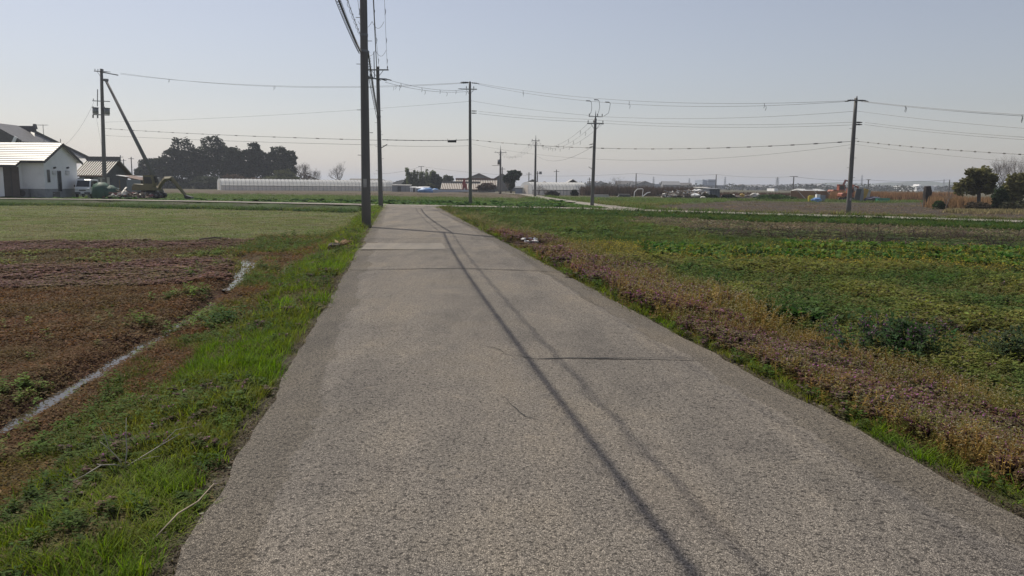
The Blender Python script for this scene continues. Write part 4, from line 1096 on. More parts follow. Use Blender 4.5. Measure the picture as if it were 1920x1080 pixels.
wx = X(-28, ty - 7, 250) - xr; wz = Z(-20, 232, ty - 7) - tz0; we = X(38, ty - 7, 268) - xr; wzz = Z(38, 269, ty - 7) - tz0
MB().prism([(2 * wx - we, wzz), (we, wzz), (we, wzz + .25), (wx, wz + .25), (2 * wx - we, wzz + .25)], -7.0, -1, 'y').build('front_wing_roof', TILE_D, th_)
MB().beam((wx, -7.1, wz + .3), (we + .1, -7.1, wzz + .25), .25, .35).build('verge_tile', TILE_D, th_)
MB().box((we - .5, -7.25, wzz + .35), (.35, .1, .9), 0, None, 0, .5).build('bargeboard', WHITEW, th_)
an = thing('roof_antenna', 'thin rooftop television antenna above the tiled house', 'antenna', (X(77, ty - 2, 250), ty - 1.5, Z(77, 256, ty - 2)))
MB().cyl((0, 0, -1.2), (0, 0, 1.45), .035, n=6).build('mast', STEEL, an)
mb = MB().beam((-.75, 0, 1.4), (.55, 0, 1.4), .05, .05)
for k in range(7): mb.beam((-.7 + k * .2, -.3, 1.4), (-.7 + k * .2, .3, 1.4), .025, .025)
mb.build('aerial_boom', STEEL, an)

# shed with striped roof
sy = 93.0
sh = gable_house('striped_shed', 'shed with cream striped roof and dark ridge behind the small van', X(150, sy), X(194, sy), sy, sy + 6.0, Z(150, 327, sy), Z(195, 302, sy + 3), DARKW, RUST, 'x', .5, ribs=13, ribmat=CREAM, ridge_cap=TILE_D, cat='shed')
MB().bb((.3, -.12, .2), (2.1, -.02, 2.0)).build('door', GREYW, sh); MB().bb((2.3, -.12, 1.4), (3.6, -.02, 2.4)).build('shutter', CREAM, sh)
o = MB().bb((X(139, 90), 89.8, -.3), (X(160, 90), 90, Z(150, 333, 90))).build('panel_fence', GREYW); tag(o, 'plain grey panel fence between the white house and the striped shed', 'fence')
lt = thing('tin_shelter', 'low open shelter with a rusty tin roof beside the striped shed', 'shelter', (X(222, 86), 86, -.2))
w_ = X(263, 86) - X(222, 86); zt = Z(240, 336, 86) + .2
MB().prism([(-.2, zt + .35), (w_, zt - .15), (w_, zt - .05), (-.2, zt + .45)], 0, 4, 'y').build('roof', RUST, lt)
for k in (.1, w_ * .5, w_ - .15):
    for y in (.15, 3.8): MB().bb((k - .05, y - .05, 0), (k + .05, y + .05, zt - .1)).build('post', WOOD, lt)
MB().bb((0, 3.9, 0), (w_, 4.0, zt * .9)).build('back_wall', DARKW, lt)
MB().box((w_ * .17, .3, zt + .35), (1.0, 1.2, .06), .1, None, 0, .15).build('white_sheet', WHITEW, lt)
o = MB().bb((X(238, 82), 82, -.2), (X(263, 82), 82.12, Z(250, 337, 82))).build('tin_fence', GREYW); tag(o, 'grey tin sheet fence just left of the yellow excavator', 'fence')
o = MB().prism([(X(196, 99), -.2), (X(290, 110), -.2), (X(290, 110), Z(270, 333, 105)), (X(262, 110), Z(262, 329, 105)), (X(225, 105), Z(230, 330, 105))], 108, 112, 'y').build('far_shed', TILE_G); tag(o, 'low grey shed roof seen between the striped shed and the wood', 'shed')
# things in the yard
tk = thing('water_tank', 'pale square tank on legs beside the green tarp', 'tank', (X(212.5, 77), 77, 0)); k = (X(220, 77) - X(206, 77)) / 2
zt = Z(212, 354, 77); MB().bb((-k, -k, .35), (k, k, zt)).build('body', M('pale_tank', (.5, .5, .47), .6), tk, bevel=.04); MB().bb((-k - .03, -k - .03, zt), (k + .03, k + .03, zt + .07)).build('lid', WHITEW, tk)
for a, b_ in ((-1, -1), (1, -1), (1, 1), (-1, 1)): MB().bb((a * k * .8 - .05, b_ * k * .8 - .05, 0), (a * k * .8 + .05, b_ * k * .8 + .05, .35)).build('leg', STEEL, tk)
MB().cyl((-k - .1, -.2, .75), (-k, -.2, .75), .14, n=10).build('valve', WHITEW, tk)
GT = M('green_tarp', (.03, .085, .06), .6, .25, 1.5, .5, 3)
o = MB().blob((0, 0, .55), (1.0, .8, .95), 3, (12, 8), .12).blob((.8, .1, .45), (.75, .7, .8), 5, (10, 7), .14).build('tarp_heap', GT, smooth=True); o.location = (X(191, 76), 76, 0); tag(o, 'dark green tarpaulin thrown over a heap beside the van', 'tarpaulin')
um = thing('garden_table', 'small round table top on a stand above the green tarp', 'table', (X(187, 78.5), 78.5, 0))
MB().cyl((0, 0, 1.9), (0, 0, 1.96), .5, n=14).build('table_top', CONC_L, um); MB().cyl((0, 0, 0), (0, 0, 1.9), .06, n=8).build('leg', STEEL, um); MB().cyl((0, 0, 1.3), (0, 0, 1.34), .4, n=14).build('shelf', CONC_L, um)
for i, (xa_, za, xb_, zb) in enumerate(((221, 370, 237, 351), (227, 369, 236, 358), (216, 371, 226, 362))):
    p0 = atd(xa_, za, 74.5 + i * .3); p0.z = 0.03; p1 = atd(xb_, zb, 76 + i * .3)
    tag(MB().beam(p0, p1, .16, .05).build('wooden_plank', CREAM), ['longest pale plank leaning beside the tank', 'short pale plank leaning at the right of the long one', 'shortest plank leaning against the tank'][i], 'plank', 'planks leaning by the tank')
def rubble(name, label, c, sx, sy_, hh, n, mats, seed, cat='rubble heap', long=.5, kind=None):
    r = random.Random(seed); t = thing(name, label, cat, c)
    mb = MB().blob((0, 0, 0), (sx * .85, sy_ * .8, hh * .6), seed, (14, 8), .2); mb.build('earth_mound', M('dark_earth', (.075, .06, .05), .95, .3, 2), t)
    for k, m_ in enumerate(mats):
        mb = MB()
        for _ in range(n):
            a = r.uniform(0, 6.28); q = math.sqrt(r.random()); x, y = sx * q * math.cos(a), sy_ * q * math.sin(a); z = hh * .62 * (1 - q * q) ** .5 + .03
            if r.random() < long: L = r.uniform(.4, 1.4); b_ = r.uniform(0, 6.28); mb.beam((x, y, z), (x + L * math.cos(b_), y + L * math.sin(b_), max(.05, z + r.uniform(-.25, .4))), r.uniform(.05, .14), r.uniform(.03, .08))
            else: s_ = r.uniform(.15, .5); mb.box((x, y, z), (s_, s_ * r.uniform(.4, 1), s_ * r.uniform(.2, .8)), r.uniform(0, 3), (r.uniform(.6, 1), r.uniform(.6, 1)), r.uniform(-.5, .5), r.uniform(-.5, .5))
        tag(mb.build(['scrap_wood', 'scrap_metal', 'scrap_plastic'][k], m_, t), kind='stuff')
    return t
REDS = M('red_scrap', (.22, .07, .07), .6, .2, 3); PALES = M('pale_scrap', (.5, .48, .45), .7, .2, 3)
rubble('scrap_heap', 'heap of scrap wood and red rags left of the yellow excavator', (X(244, 75.5), 75.5, 0), 2.6, 1.2, .75, 26, (WOOD, PALES, REDS), 4)

# greenhouses
FILM = M('greenhouse_film', (.86, .87, .88), .3, .08, .7, spec=.6)
_n = FILM.node_tree.nodes; _l = FILM.node_tree.links; _t = _n.new('ShaderNodeBsdfTranslucent'); _t.inputs[0].default_value = (.85, .85, .84, 1); _x = _n.new('ShaderNodeMixShader'); _x.inputs[0].default_value = .55
_tr = _n.new('ShaderNodeBsdfTransparent'); _y = _n.new('ShaderNodeMixShader'); _y.inputs[0].default_value = .2
_l.new(_n['Principled BSDF'].outputs[0], _x.inputs[1]); _l.new(_t.outputs[0], _x.inputs[2]); _l.new(_x.outputs[0], _y.inputs[1]); _l.new(_tr.outputs[0], _y.inputs[2]); _l.new(_y.outputs[0], _n['Material Output'].inputs['Surface'])
FILM_S = M('greenhouse_side_film', (.8, .72, .64), .6, .1, .8)
def greenhouse(label, A, B, w, h, bays, zb):
    A, B = Vector(A), Vector(B); d = B - A; L = d.length; rz = math.atan2(d.y, d.x)
    t = thing('greenhouse', label, 'greenhouse', (A.x, A.y, zb), rz, 'plastic tunnels'); hs = h * .42; mb = MB()
    prof = [(math.cos(math.pi * (1 - k / 14)) * w / 2, hs + (h - hs) * math.sin(math.pi * k / 14) ** .75) for k in range(15)]
    rows = bays * 4
    for i in range(rows + 1):
        sag = 1 - .045 * math.sin(math.pi * (i % 4) / 4); x = L * i / rows
        for (y, z) in prof: mb.v.append((x, y * sag, hs + (z - hs) * sag))
    for i in range(rows):
        for j in range(14): q = i * 15 + j; mb.f.append((q, q + 1, q + 16, q + 15))
    mb.build('roof_film', FILM, t, True)
    mb = MB()
    for i in range(bays + 1): mb.tube([(L * i / bays, y * 1.008, hs + (z - hs) * 1.008) for (y, z) in prof], .03, 4)
    mb.build('hoop_frame', STEEL, t)
    for k in (-1, 1): MB().bb((0, k * w / 2 - .03, .0), (L, k * w / 2 + .03, hs - .12)).build('side_film', FILM_S, t)
    for k in (-1, 1): MB().bb((0, k * (w / 2 + .01) - .05, hs - .12), (L, k * (w / 2 + .01) + .05, hs + .02)).build('side_rail', STEEL, t)
    for x in (0, L): MB().prism([(-w / 2, 0), (w / 2, 0)] + [(p, q) for p, q in reversed(prof)], x - .03, x + .03, 'x').build('end_film', FILM, t)
    dr = MB().bb((-.08, -.8, 0), (-.032, .8, 2.0)).build('door', FILM_S, t)
    mb = MB()
    for i in range(bays + 1):
        x = min(L - .03, max(.03, L * i / bays))
        for k in (-1, 1): mb.beam((x, k * (w / 2 + .05), 0), (x, k * (w / 2 + .05), hs), .05, .05)
    mb.build('side_posts', STEEL, t)
    return t
greenhouse('long white plastic tunnel greenhouse in front of the dark wood', atd(411, 350, 196), atd(731, 350, 219), 5.6, 3.0, 46, -.3)
greenhouse('short white rounded greenhouse behind the slim spiked pole', atd(987, 350, 150), atd(1088, 350, 156), 4.6, 2.55, 16, -.3)

# sheds and village in the middle distance
def flat_shed(name, label, pxa, pxb, pyt, d, depth, mat, roofm=STEEL, door=None, z0=-.3, cat='shed', slope=.12):
    x0, x1 = X(pxa, d), X(pxb, d); H = Z((pxa + pxb) / 2, pyt, d) - z0
    t = thing(name, label, cat, (x0, d, z0)); w_ = x1 - x0
    MB().bb((0, 0, 0), (w_, depth, H - .1)).build('wall', mat, t)
    MB().prism([(-.15, H - .1), (depth + .1, H - .1 + slope), (depth + .1, H + slope), (-.15, H)], -.12, w_ + .12, 'x').build('roof', roofm, t)
    if door: MB().bb((w_ * door[0], -.06, 0), (w_ * door[1], -.003, H * .82)).build('door', door[2], t)
    for k in range(1, 4): MB().bb((w_ * k / 4 - .03, -.03, .05), (w_ * k / 4 + .03, -.002, H - .12)).build('wall_seam', STEEL, t)
    return t
flat_shed('grey_shed', 'long flat grey shed right of the long greenhouse', 735, 769, 347, 190, 3, GREYW, CONC_L, (.3, .5, DARKW))
flat_shed('open_shed', 'small pale open shed right of the long grey shed', 769, 780, 351, 188, 3, WHITEW, WHITEW, (.5, .85, DARKW))
flat_shed('blue_grey_shed', 'small blue-grey shed in front of the bamboo', 780.5, 792, 352.5, 186, 2.5, BLUEGREY, WHITEW)
v2 = flat_shed('white_container', 'low white container behind the blue tarp', 783, 803, 351, 192, 3, WHITEW, WHITEW)
TARPB = M('blue_tarp', (.12, .25, .5), .5, .2, 1)
o = MB().blob((0, 0, .4), (2.0, 1, .8), 8, (14, 7), .15).blob((2, 0, .3), (1.5, .9, .7), 9, (12, 7), .2).build('tarp_heap', TARPB, smooth=True); o.location = (X(799, 184), 184, -.3); tag(o, 'bright blue tarpaulin heap in front of the village roofs', 'tarpaulin')
o = MB().bb((0, 0, 0), (X(880, 183) - X(812, 183), .15, Z(840, 355.5, 183) + .3)).build('sheet_fence', M('pale_blue_sheet', (.42, .46, .52), .6, .1, .6)); o.location = (X(812, 183), 183, -.3); tag(o, 'low pale sheet fence running right from the blue tarpaulin', 'fence')
gable_house('long_barn', 'lower of two long barns with striped cream roof', X(831, 192), X(895, 192), 192, 199, Z(860, 354.5, 192), Z(860, 344, 195.5), DARKW, RUST, 'x', .5, ribs=22, ribmat=CREAM, ridge_cap=TILE_D, cat='barn')
gable_house('long_barn', 'upper of two long barns, its striped cream roof behind the red pillar', X(856, 204), X(928, 204), 204, 211, Z(890, 349, 204), Z(890, 338, 207.5), DARKW, RUST, 'x', .4, ribs=24, ribmat=CREAM, ridge_cap=RUST, cat='barn')
rp = thing('red_pillar', 'tapered red pillar standing among the striped barns', 'pillar', (X(871, 186), 186, -.3)); hp = Z(870, 335, 186) + .3
REDP = M('red_paint', (.26, .035, .035), .6, .2, 1)
MB().prism([(-.62, 0), (.7, 0), (.55, hp * .55), (.2, hp * .75), (.15, hp), (-.25, hp), (-.45, hp * .75)], -.35, .35, 'y').build('body', REDP, rp); MB().bb((-.15, -.38, .2), (.2, -.352, 1.2)).build('hatch', PALES, rp)
gable_house('grey_house', 'grey house gable rising behind the striped barns', X(868, 235), X(928, 235), 235, 245, Z(870, 338, 235), Z(897, 325.5, 235), M('grey_gable', (.25, .24, .245), .8), TILE_G, 'y', .5)
gable_house('grey_house', 'darker grey house with a rounded end left of the leaning pine', X(918, 240), X(966, 240), 240, 252, Z(920, 340, 240), Z(944, 326, 240), M('dark_grey_gable', (.17, .175, .18), .8), TILE_D, 'y', .4)
gable_house('small_house', 'small grey gabled house behind the slim spiked pole', X(986, 210), X(1011, 210), 210, 218, Z(990, 343, 210), Z(999, 337, 210), M('grey_gable', (.25, .24, .245)), TILE_G, 'y', .4)
gable_house('small_house', 'small cream gabled house behind the right-hand greenhouse', X(1012, 230), X(1031, 230), 230, 238, Z(1015, 346.5, 230), Z(1021, 341, 230), M('cream_wall', (.55, .52, .47)), RUST, 'y', .3)
gable_house('dark_house', 'dark house with a bright sunlit roof at the right end of the greenhouse', X(1063, 205), X(1084, 205), 205, 214, Z(1065, 343.5, 205), Z(1074, 337, 205), DARKW, TILE_P, 'y', 1.0)
flat_shed('blue_grey_shed', 'small grey hut with a blue door left of the rounded greenhouse', 966, 980, 352, 150, 2.4, GREYW, STEEL, (.1, .9, BLUEGREY))
# junk yard on the right
flat_shed('block_shed', 'pale block shed joined to the dark shed on the right horizon', 1312, 1332, 352, 128, 4, M('pale_block', (.42, .42, .4), .9, .15, 1), CONC_L)
flat_shed('dark_shed', 'tall dark blue-grey shed in front of the pale block shed', 1331, 1350, 354, 122, 4, M('dark_blue_grey', (.12, .135, .16), .7), STEEL)
GJ = (X(1290, 124), 124, -.25)
rubble('junk_heap', 'big heap of junk and broken timber left of the dark shed', GJ, 4.6, 2.2, 1.9, 55, (WOOD, PALES, GREYW), 21, 'junk heap')
rubble('junk_heap', 'low spread of rubble right of the dark shed', (X(1420, 130), 130, -.25), 6.5, 2.0, 1.0, 30, (WOOD, PALES, REDS), 23, 'junk heap')
for i, (px, py, d, w_, h_, m_, lab) in enumerate(((1392, 366, 126, .8, .55, M('yellow_paint', (.5, .33, .08), .6), 'yellow sack lying right of the dark shed'), (1416, 367, 124, 1.6, .9, PALES, 'pale tilted sheet on the rubble right of the dark shed'), (1318, 375, 118, 1.0, .5, CREAM, 'cream sack in front of the dark shed'),
                                      (1305, 366, 121, 1.5, .6, WHITEW, 'white torn bundle on the junk heap'), (1308, 358, 126, 1.8, .5, WHITEW, 'white flat sheet on top of the junk heap'))):
    o = MB().blob((0, 0, h_ / 2), (w_ / 2, w_ / 3, h_ / 2), 30 + i, (9, 6), .25).build('sack', m_); o.location = (X(px, d), d, max(-.3, Z(px, py, d) - h_ / 2)); tag(o, lab, 'sack')
for i, (px, lab) in enumerate(((1200, 'white bent hoop frame standing in the grass left of the junk heap'),)):
    q = atd(px, 368, 130); mb = MB(); r_ = .9
    mb.tube([(-1.0, 0, 0), (-.9, 0, .9), (-.5, 0, 1.35), (.4, 0, 1.4), (.5, .0, 1.2)], .06, 6); mb.tube([(.35, 0, 0), (.5, 0, 1.3)], .05, 6); mb.tube([(.4, 0, .1), (1.2, 0, .75), (1.7, 0, .85)], .09, 6)
    o = mb.build('hoop_frame', WHITEW); o.location = (q.x, 130, -.2); tag(o, lab, 'frame')
for i, (px, d, w_, lab) in enumerate(((1127, 120, 3.0, 'pale sheet lying low in the grass right of the pointed pole'), (1171, 132, 2.4, 'dark low cold frame in the grass right of the pointed pole'))):
    t = thing('cold_frame', lab, 'cold frame', (X(px, d), d, -.25)); MB().prism([(-w_ / 2, 0), (w_ / 2, 0), (w_ / 2 - .3, .45), (-w_ / 2 + .5, .5)], 0, 1.0, 'y').build('body', PALES if i == 0 else DARKW, t); MB().box((0, .5, .52), (w_ * .8, 1.0, .05)).build('cover', CONC_L, t)

# board fence with braces, and yard things before it
BF = M('brown_board', (.30, .175, .10), .9, .25, .5, streak=True); fd = 118.0
bf = thing('board_fence', 'long brown board fence beyond the ploughed field', 'fence', (X(1484, fd), fd, -.3)); xl = X(1752, fd) - X(1484, fd); fh = Z(1600, 359, fd) + .3
mb = MB(); k = int(xl / .9); r_ = random.Random(5)
for i in range(k): mb.bb((xl * i / k, -.02 - .04 * (i % 2), 0), (xl * (i + 1) / k - .01, .02 - .04 * (i % 2), fh * (1 - .12 * (i / k) ** 2) + r_.uniform(-.05, .05)))
mb.build('boards', BF, bf)
for i in range(12): x = xl * i / 11; MB().bb((x - .05, .025, 0), (x + .05, .12, fh + .1)).build('post', WOOD, bf)
for px in (1497, 1527, 1551): x = X(px, fd) - X(1484, fd); MB().beam((x, -.1, fh - .05), (x + 1.0, -1.0, .02), .07, .07).build('brace', CREAM, bf)

def excavator(label, loc, rz, body, s=1.0, arm=None, cabdark=GLASS, armmat=None):
    t = thing('excavator', label, 'excavator', loc, rz, 'excavators'); t.scale = (s, s, s); armmat = armmat or body
    for y in (-.85, .85):
        tr = MB().prism([(-1.6, .15), (-1.3, 0), (1.3, 0), (1.6, .15), (1.75, .42), (1.6, .72), (1.3, .85), (-1.3, .85), (-1.6, .72), (-1.75, .42)], y - .25, y + .25, 'y').build('track', BLACK, t)
        for k in (-1.2, -.6, 0, .6, 1.2): MB().cyl((k, y - .28, .4), (k, y + .28, .4), .2, n=10).build('roller', STEEL, tr)
    MB().cyl((0, 0, .85), (0, 0, 1.05), .6, n=16).build('turntable', BLACK, t)
    MB().prism([(-1.9, 1.05), (1.1, 1.05), (1.1, 1.35), (.3, 1.75), (-1.7, 1.9), (-1.95, 1.6)], -1.05, 1.05, 'y').build('engine_hood', body, t, bevel=.05)
    MB().box((-1.75, 0, 1.35), (.5, 2.12, .6)).build('counterweight', body, t, bevel=.08)
    c = MB().prism([(-.45, 1.4), (.85, 1.4), (.95, 2.1), (.75, 2.95), (-.45, 2.95)], -1.06, -.1, 'y').build('cab', body, t, bevel=.04)
    MB().prism([(-.3, 1.95), (.75, 1.95), (.72, 2.3), (.6, 2.8), (-.3, 2.8)], -1.085, -1.05, 'y').build('side_window', cabdark, c)
    MB().beam((.97, -.58, 2.05), (.80, -.58, 2.88), .8, .03).build('windscreen', cabdark, c); MB().box((.1, -.58, 2.99), (1.3, 1.0, .08)).build('cab_roof', body, c)
    A = arm or ((.9, 1.3), (2.2, 3.6), (3.4, 3.3), (5.2, .9))
    bm = MB().tube([(A[0][0], .25, A[0][1]), (A[1][0], .25, A[1][1]), (A[2][0], .25, A[2][1])], [.28, .27, .2], 4).build('boom', armmat, t)
    MB().beam((A[0][0] + .1, .25, A[0][1] + .6), ((A[0][0] + A[1][0]) / 2 + .35, .25, (A[0][1] + A[1][1]) / 2 + .1), .12, .12).build('ram', STEEL, bm)
    MB().tube([(A[2][0], .25, A[2][1]), (A[3][0], .25, A[3][1])], [.24, .14], 4).build('dipper', armmat, t)
    bx, bz = A[3]; d = Vector((A[3][0] - A[2][0], 0, A[3][1] - A[2][1])).normalized()
    MB().prism([(bx - .1, bz + .15), (bx + .25, bz + .1), (bx + .75, bz - .05), (bx + .8, bz - .3), (bx + .35, bz - .42), (bx - .05, bz - .2)], -.2, .7, 'y').build('bucket', BLACK, t)
    return t
YELL = M('faded_yellow_paint', (.17, .145, .075), .6, .25, 1.2); ORNG = M('orange_red_paint', (.3, .085, .045), .55, .2, 1.2); DRED = M('dark_red_paint', (.16, .045, .04), .6, .2, 1.2)
ex1 = X(282, 76.5)
sc1 = .74
excavator('faded yellow excavator parked by the propped pole, bucket resting on the grass', (ex1, 76.5, 0), 0, YELL, sc1, ((1.0, 1.1), (1.9, 1.75), (2.2, 2.1), (1.6, 1.5)))
for o in [q for q in bpy.data.objects if q.parent and q.parent.get('label', '').startswith('faded yellow') and q.name.split('.')[0] in ('boom', 'dipper', 'bucket', 'ram')]:
    for c in list(o.children): bpy.data.objects.remove(c)
    bpy.data.objects.remove(o)
ye = [q for q in bpy.data.objects if q.get('label', '').startswith('faded yellow')][0]
L_ = lambda px, py: ((X(px, 76.5) - ex1) / sc1, Z(px, py, 76.5) / sc1)
P_ = [(.9, 1.25), L_(301, 344), L_(309, 335), L_(321, 334), L_(330, 346), L_(347, 370)]
bm = MB().tube([(P_[0][0], .3, P_[0][1]), (P_[1][0], .3, P_[1][1]), (P_[2][0], .3, P_[2][1]), (P_[3][0], .3, P_[3][1])], [.26, .27, .3, .26], 4).build('boom', YELL, ye)
MB().beam((P_[1][0] + .2, .3, P_[1][1] - .15), (P_[4][0] - .2, .3, P_[4][1] - .05), .13, .13).build('ram', STEEL, bm)
MB().tube([(P_[3][0] - .1, .3, P_[3][1] + .05), (P_[4][0], .3, P_[4][1]), (P_[5][0], .3, P_[5][1] + .1)], [.3, .27, .16], 4).build('dipper', YELL, ye)
bx, bz = P_[5]
MB().prism([(bx - .15, bz + .35), (bx + .25, bz + .2), (bx + .75, bz + .05), (bx + .8, .0), (bx + .1, -.02), (bx - .1, .1)], -.15, .75, 'y').build('bucket', BLACK, ye)
excavator('orange-red excavator with its dark red arm raised, left of the leaning pole', (X(1572, 142), 142, -.3), .15, ORNG, .85, ((.6, 1.4), (1.7, 3.9), (3.0, 3.6), (2.7, 2.2)), armmat=DRED)
excavator('orange excavator half hidden behind the leaning pole, arm bent right', (X(1590, 113), 113, -.25), .1, ORNG, .62, ((.6, 1.4), (1.4, 3.7), (2.6, 3.2), (2.9, 2.6)))
# small things before the fence
def small(name, label, cat, mb, mat, px, d, z=-.25, rz=0):
    o = mb.build(name, mat); o.location = (X(px, d), d, z); o.rotation_euler.z = rz; return tag(o, label, cat)
mb = MB().cyl((0, 0, 0), (0, 0, .75), .42, .45, 12).cyl((0, 0, .75), (0, 0, .85), .3, n=10); small('plastic_barrel', 'yellow barrel before the brown fence', 'barrel', mb, M('yellow_plastic', (.55, .42, .06), .4), 1522, 106)
small('tarp_heap', 'small blue tarpaulin beside the yellow barrel', 'tarpaulin', MB().blob((0, 0, .2), (.7, .5, .35), 4, (9, 6), .2), TARPB, 1532, 105)
cb = thing('white_cabinet', 'upright white cabinet with a grey side before the brown fence', 'cabinet', (X(1536, 106), 106, -.25)); hh = Z(1536, 364.5, 106) + .25
MB().bb((-.25, 0, 0), (.22, .6, hh)).build('front', WHITEW, cb); MB().bb((.222, .02, 0), (.95, .62, hh * .9)).build('side', GREYW, cb)
for i, (px, h_, m_, lab, an_) in enumerate(((1609, 1.75, DARKW, 'dark panel leaning upright right of the orange excavator', .12), (1615, 1.9, GREYW, 'grey panel standing behind the dark panel', -.05), (1621, 1.8, M('yellow_paint', (.5, .33, .08)), 'pale yellow panel leaning beside the grey panel', .3), (1627, 1.7, PALES, 'pale panel at the right end of the panel stack', .15))):
    small('sheet_of_board', lab, 'panel', MB().box((0, 0, h_ / 2), (.75, .08, h_), 0, (.9, 1), .1, an_), m_, px, 107 + i * .2)['group'] = 'panels by the excavator'
small('tarp_heap', 'dark blue heap under a cover right of the panel stack', 'heap', MB().blob((0, 0, .25), (1.2, .7, .5), 6, (10, 6), .2), M('navy_cover', (.06, .06, .1), .7), 1639, 107)
small('plastic_crate', 'low green crate before the brown fence', 'crate', MB().box((0, 0, .25), (1.7, .8, .5), 0, (.95, .95)).box((0, 0, .52), (1.75, .85, .05)), M('green_plastic', (.04, .24, .16), .5), 1656, 106)
po = small('charred_trunk', 'dark upright stump standing at the right end of the brown fence', 'stump', MB().tube([(-.1, 0, 0), (0, 0, .6), (.05, 0, 1.5), (0, 0, 2.1)], [.25, .3, .42, .3], 9), M('dark_bark', (.045, .038, .035), .95, .3, 3, .6, 10), 1739, 77.5)
small('plastic_bag', 'small white bag lying by the far road at the right', 'bag', MB().blob((0, 0, .1), (.17, .12, .13), 2, (8, 6), .3), WHITEW, 1772, 44.5, gz1(X(1772, 44.5), 44.5))
mk = thing('marker_post', 'thin yellow and black striped marker post near the pointed pole', 'marker post', ground(1122.5, 385)); 
for i in range(6): MB().cyl((0, 0, i * .1), (0, 0, i * .1 + .1), .03, n=8).build('yellow_band' if i % 2 else 'black_band', M('yellow_paint', (.5, .33, .08)) if i % 2 else BLACK, mk)

# van parked in the yard
VW = M('white_car_paint', (.72, .73, .74), .3, .04, 1, spec=.6)
vn = thing('small_van', 'small white van facing the road beside the white house', 'van', (X(163, 79), 79, 0), R(14))
prof = [(-1.6, .35), (1.6, .35), (1.62, .9), (1.45, 1.05), (1.05, 1.72), (.9, 1.8), (-1.5, 1.8), (-1.62, 1.1)]
# body runs along local -Y (nose towards the road)
MB().prism([(-p, q) for p, q in prof], -.7, .7, 'x').build('body', VW, vn, bevel=.06)
mb = MB().poly([(-.6, -1.462, 1.08), (.6, -1.462, 1.08), (.54, -1.08, 1.69), (-.54, -1.08, 1.69)]); mb.build('windscreen', GLASS, vn)
for k in (-1, 1):
    MB().prism([(1.3 * -1, 1.1), (-.55, 1.1), (-.55, 1.65), (-1.02, 1.65)], k * .703 - .006, k * .703 + .006, 'x').build('side_window', GLASS, vn)
    MB().prism([(-.45, 1.1), (1.2, 1.1), (1.2, 1.65), (-.45, 1.65)], k * .703 - .006, k * .703 + .006, 'x').build('side_window', GLASS, vn)
    MB().box((k * .52, -1.625, .8), (.28, .05, .16)).build('headlight', M('lamp_lens', (.6, .62, .62), .15), vn, bevel=.02)
    MB().box((k * .78, -1.15, 1.15), (.14, .1, .2)).build('wing_mirror', BLACK, vn)
    for y in (-1.05, 1.05):
        wv = MB().cyl((k * .58, y, .28), (k * .71, y, .28), .28, n=18).build('wheel', BLACK, vn); MB().cyl((k * .711, y, .28), (k * .722, y, .28), .17, n=14).build('rim', STEEL, wv)
MB().box((0, -1.62, .45), (1.36, .1, .2)).build('bumper', M('grey_case', (.12, .125, .13)), vn, bevel=.03); MB().box((0, -1.68, .47), (.34, .02, .16)).build('plate', WHITEW, vn)
MB().box((0, -1.635, .72), (.6, .03, .1)).build('grille', BLACK, vn)

# ================================================================== FOREGROUND BITS
q = ground(993, 459); bx = thing('foam_box', 'broken white foam box lying in the grass right of the road', 'box', q, .35)
FOAM = M('white_foam', (.78, .78, .77), .8, .06, 6, .2, 60)
mb = MB(); w_, d_, h_ = .36, .24, .16
MB().bb((-w_ / 2, -d_ / 2, 0), (w_ / 2, d_ / 2, .02)).build('base', M('dark_crate', (.05, .05, .05), .8), bx)
for a, b_, m_ in (((-w_ / 2, -d_ / 2, .02), (w_ / 2, -d_ / 2 + .02, h_ * .62), 0), ((-w_ / 2, d_ / 2 - .02, .02), (w_ / 2, d_ / 2, h_), 0), ((-w_ / 2, -d_ / 2 + .021, .02), (-w_ / 2 + .02, d_ / 2 - .021, h_), 0), ((w_ / 2 - .02, -d_ / 2 + .021, .02), (w_ / 2, d_ / 2 - .021, h_ * .6), 0)):
    MB().bb(a, b_).build('side', M('dark_crate', (.05, .05, .05)), bx)
MB().box((0, -.14, .105), (.42, .05, .05), .02, None, .3).build('rim', FOAM, bx, bevel=.008); MB().box((-.19, .02, .16), (.05, .3, .05), 0, None, -.15, .2).build('rim', FOAM, bx, bevel=.008)
MB().box((-.04, .12, .17), (.3, .04, .04), .1).build('rim', FOAM, bx, bevel=.008); MB().box((.16, .02, .15), (.14, .12, .03), .5, None, .3, -.3).build('broken_flap', FOAM, bx, bevel=.006)
MB().box((.27, .05, .1), (.24, .03, .02), .3, None, 0, .2).build('splinter', WOOD, bx)
q = ground(634, 465); dg = thing('uprooted_stump', 'dug-up pale root clump in a dark hole left of the road', 'stump', q)
r_ = random.Random(8); mb = MB()
for i in range(16): a = r_.uniform(-.5, 2.2); mb.tube([(0, 0, .06), (.2 * math.cos(a), .15 * math.sin(a), .12 + r_.uniform(-.03, .1)), (r_.uniform(.25, .48) * math.cos(a), .3 * math.sin(a), r_.uniform(.0, .2))], [.03, .02, .006], 5)
mb.build('roots', M('pale_root', (.36, .23, .12), .85, .25, 5), dg); MB().blob((-.08, 0, .03), (.18, .16, .1), 3, (9, 6), .25).build('clod', M('dark_earth', (.075, .06, .05)), dg)
def branchy(name, label, base, mats, lines, cat='branch'):
    t = thing(name, label, cat, base); MB_ = MB()
    for i, (pts, r0, r1) in enumerate(lines):
        n = len(pts); MB().tube(pts, [.85 * (r0 + (r1 - r0) * k / (n - 1)) for k in range(n)], 6).build('stem' if i == 0 else 'twig', mats, t, True)
    return t
q = ground(232, 880); TW = M('grey_twig', (.36, .33, .28), .8, .3, 8)
Lc = lambda px, py, dy=0: atd(px, py, q.y + dy) - q
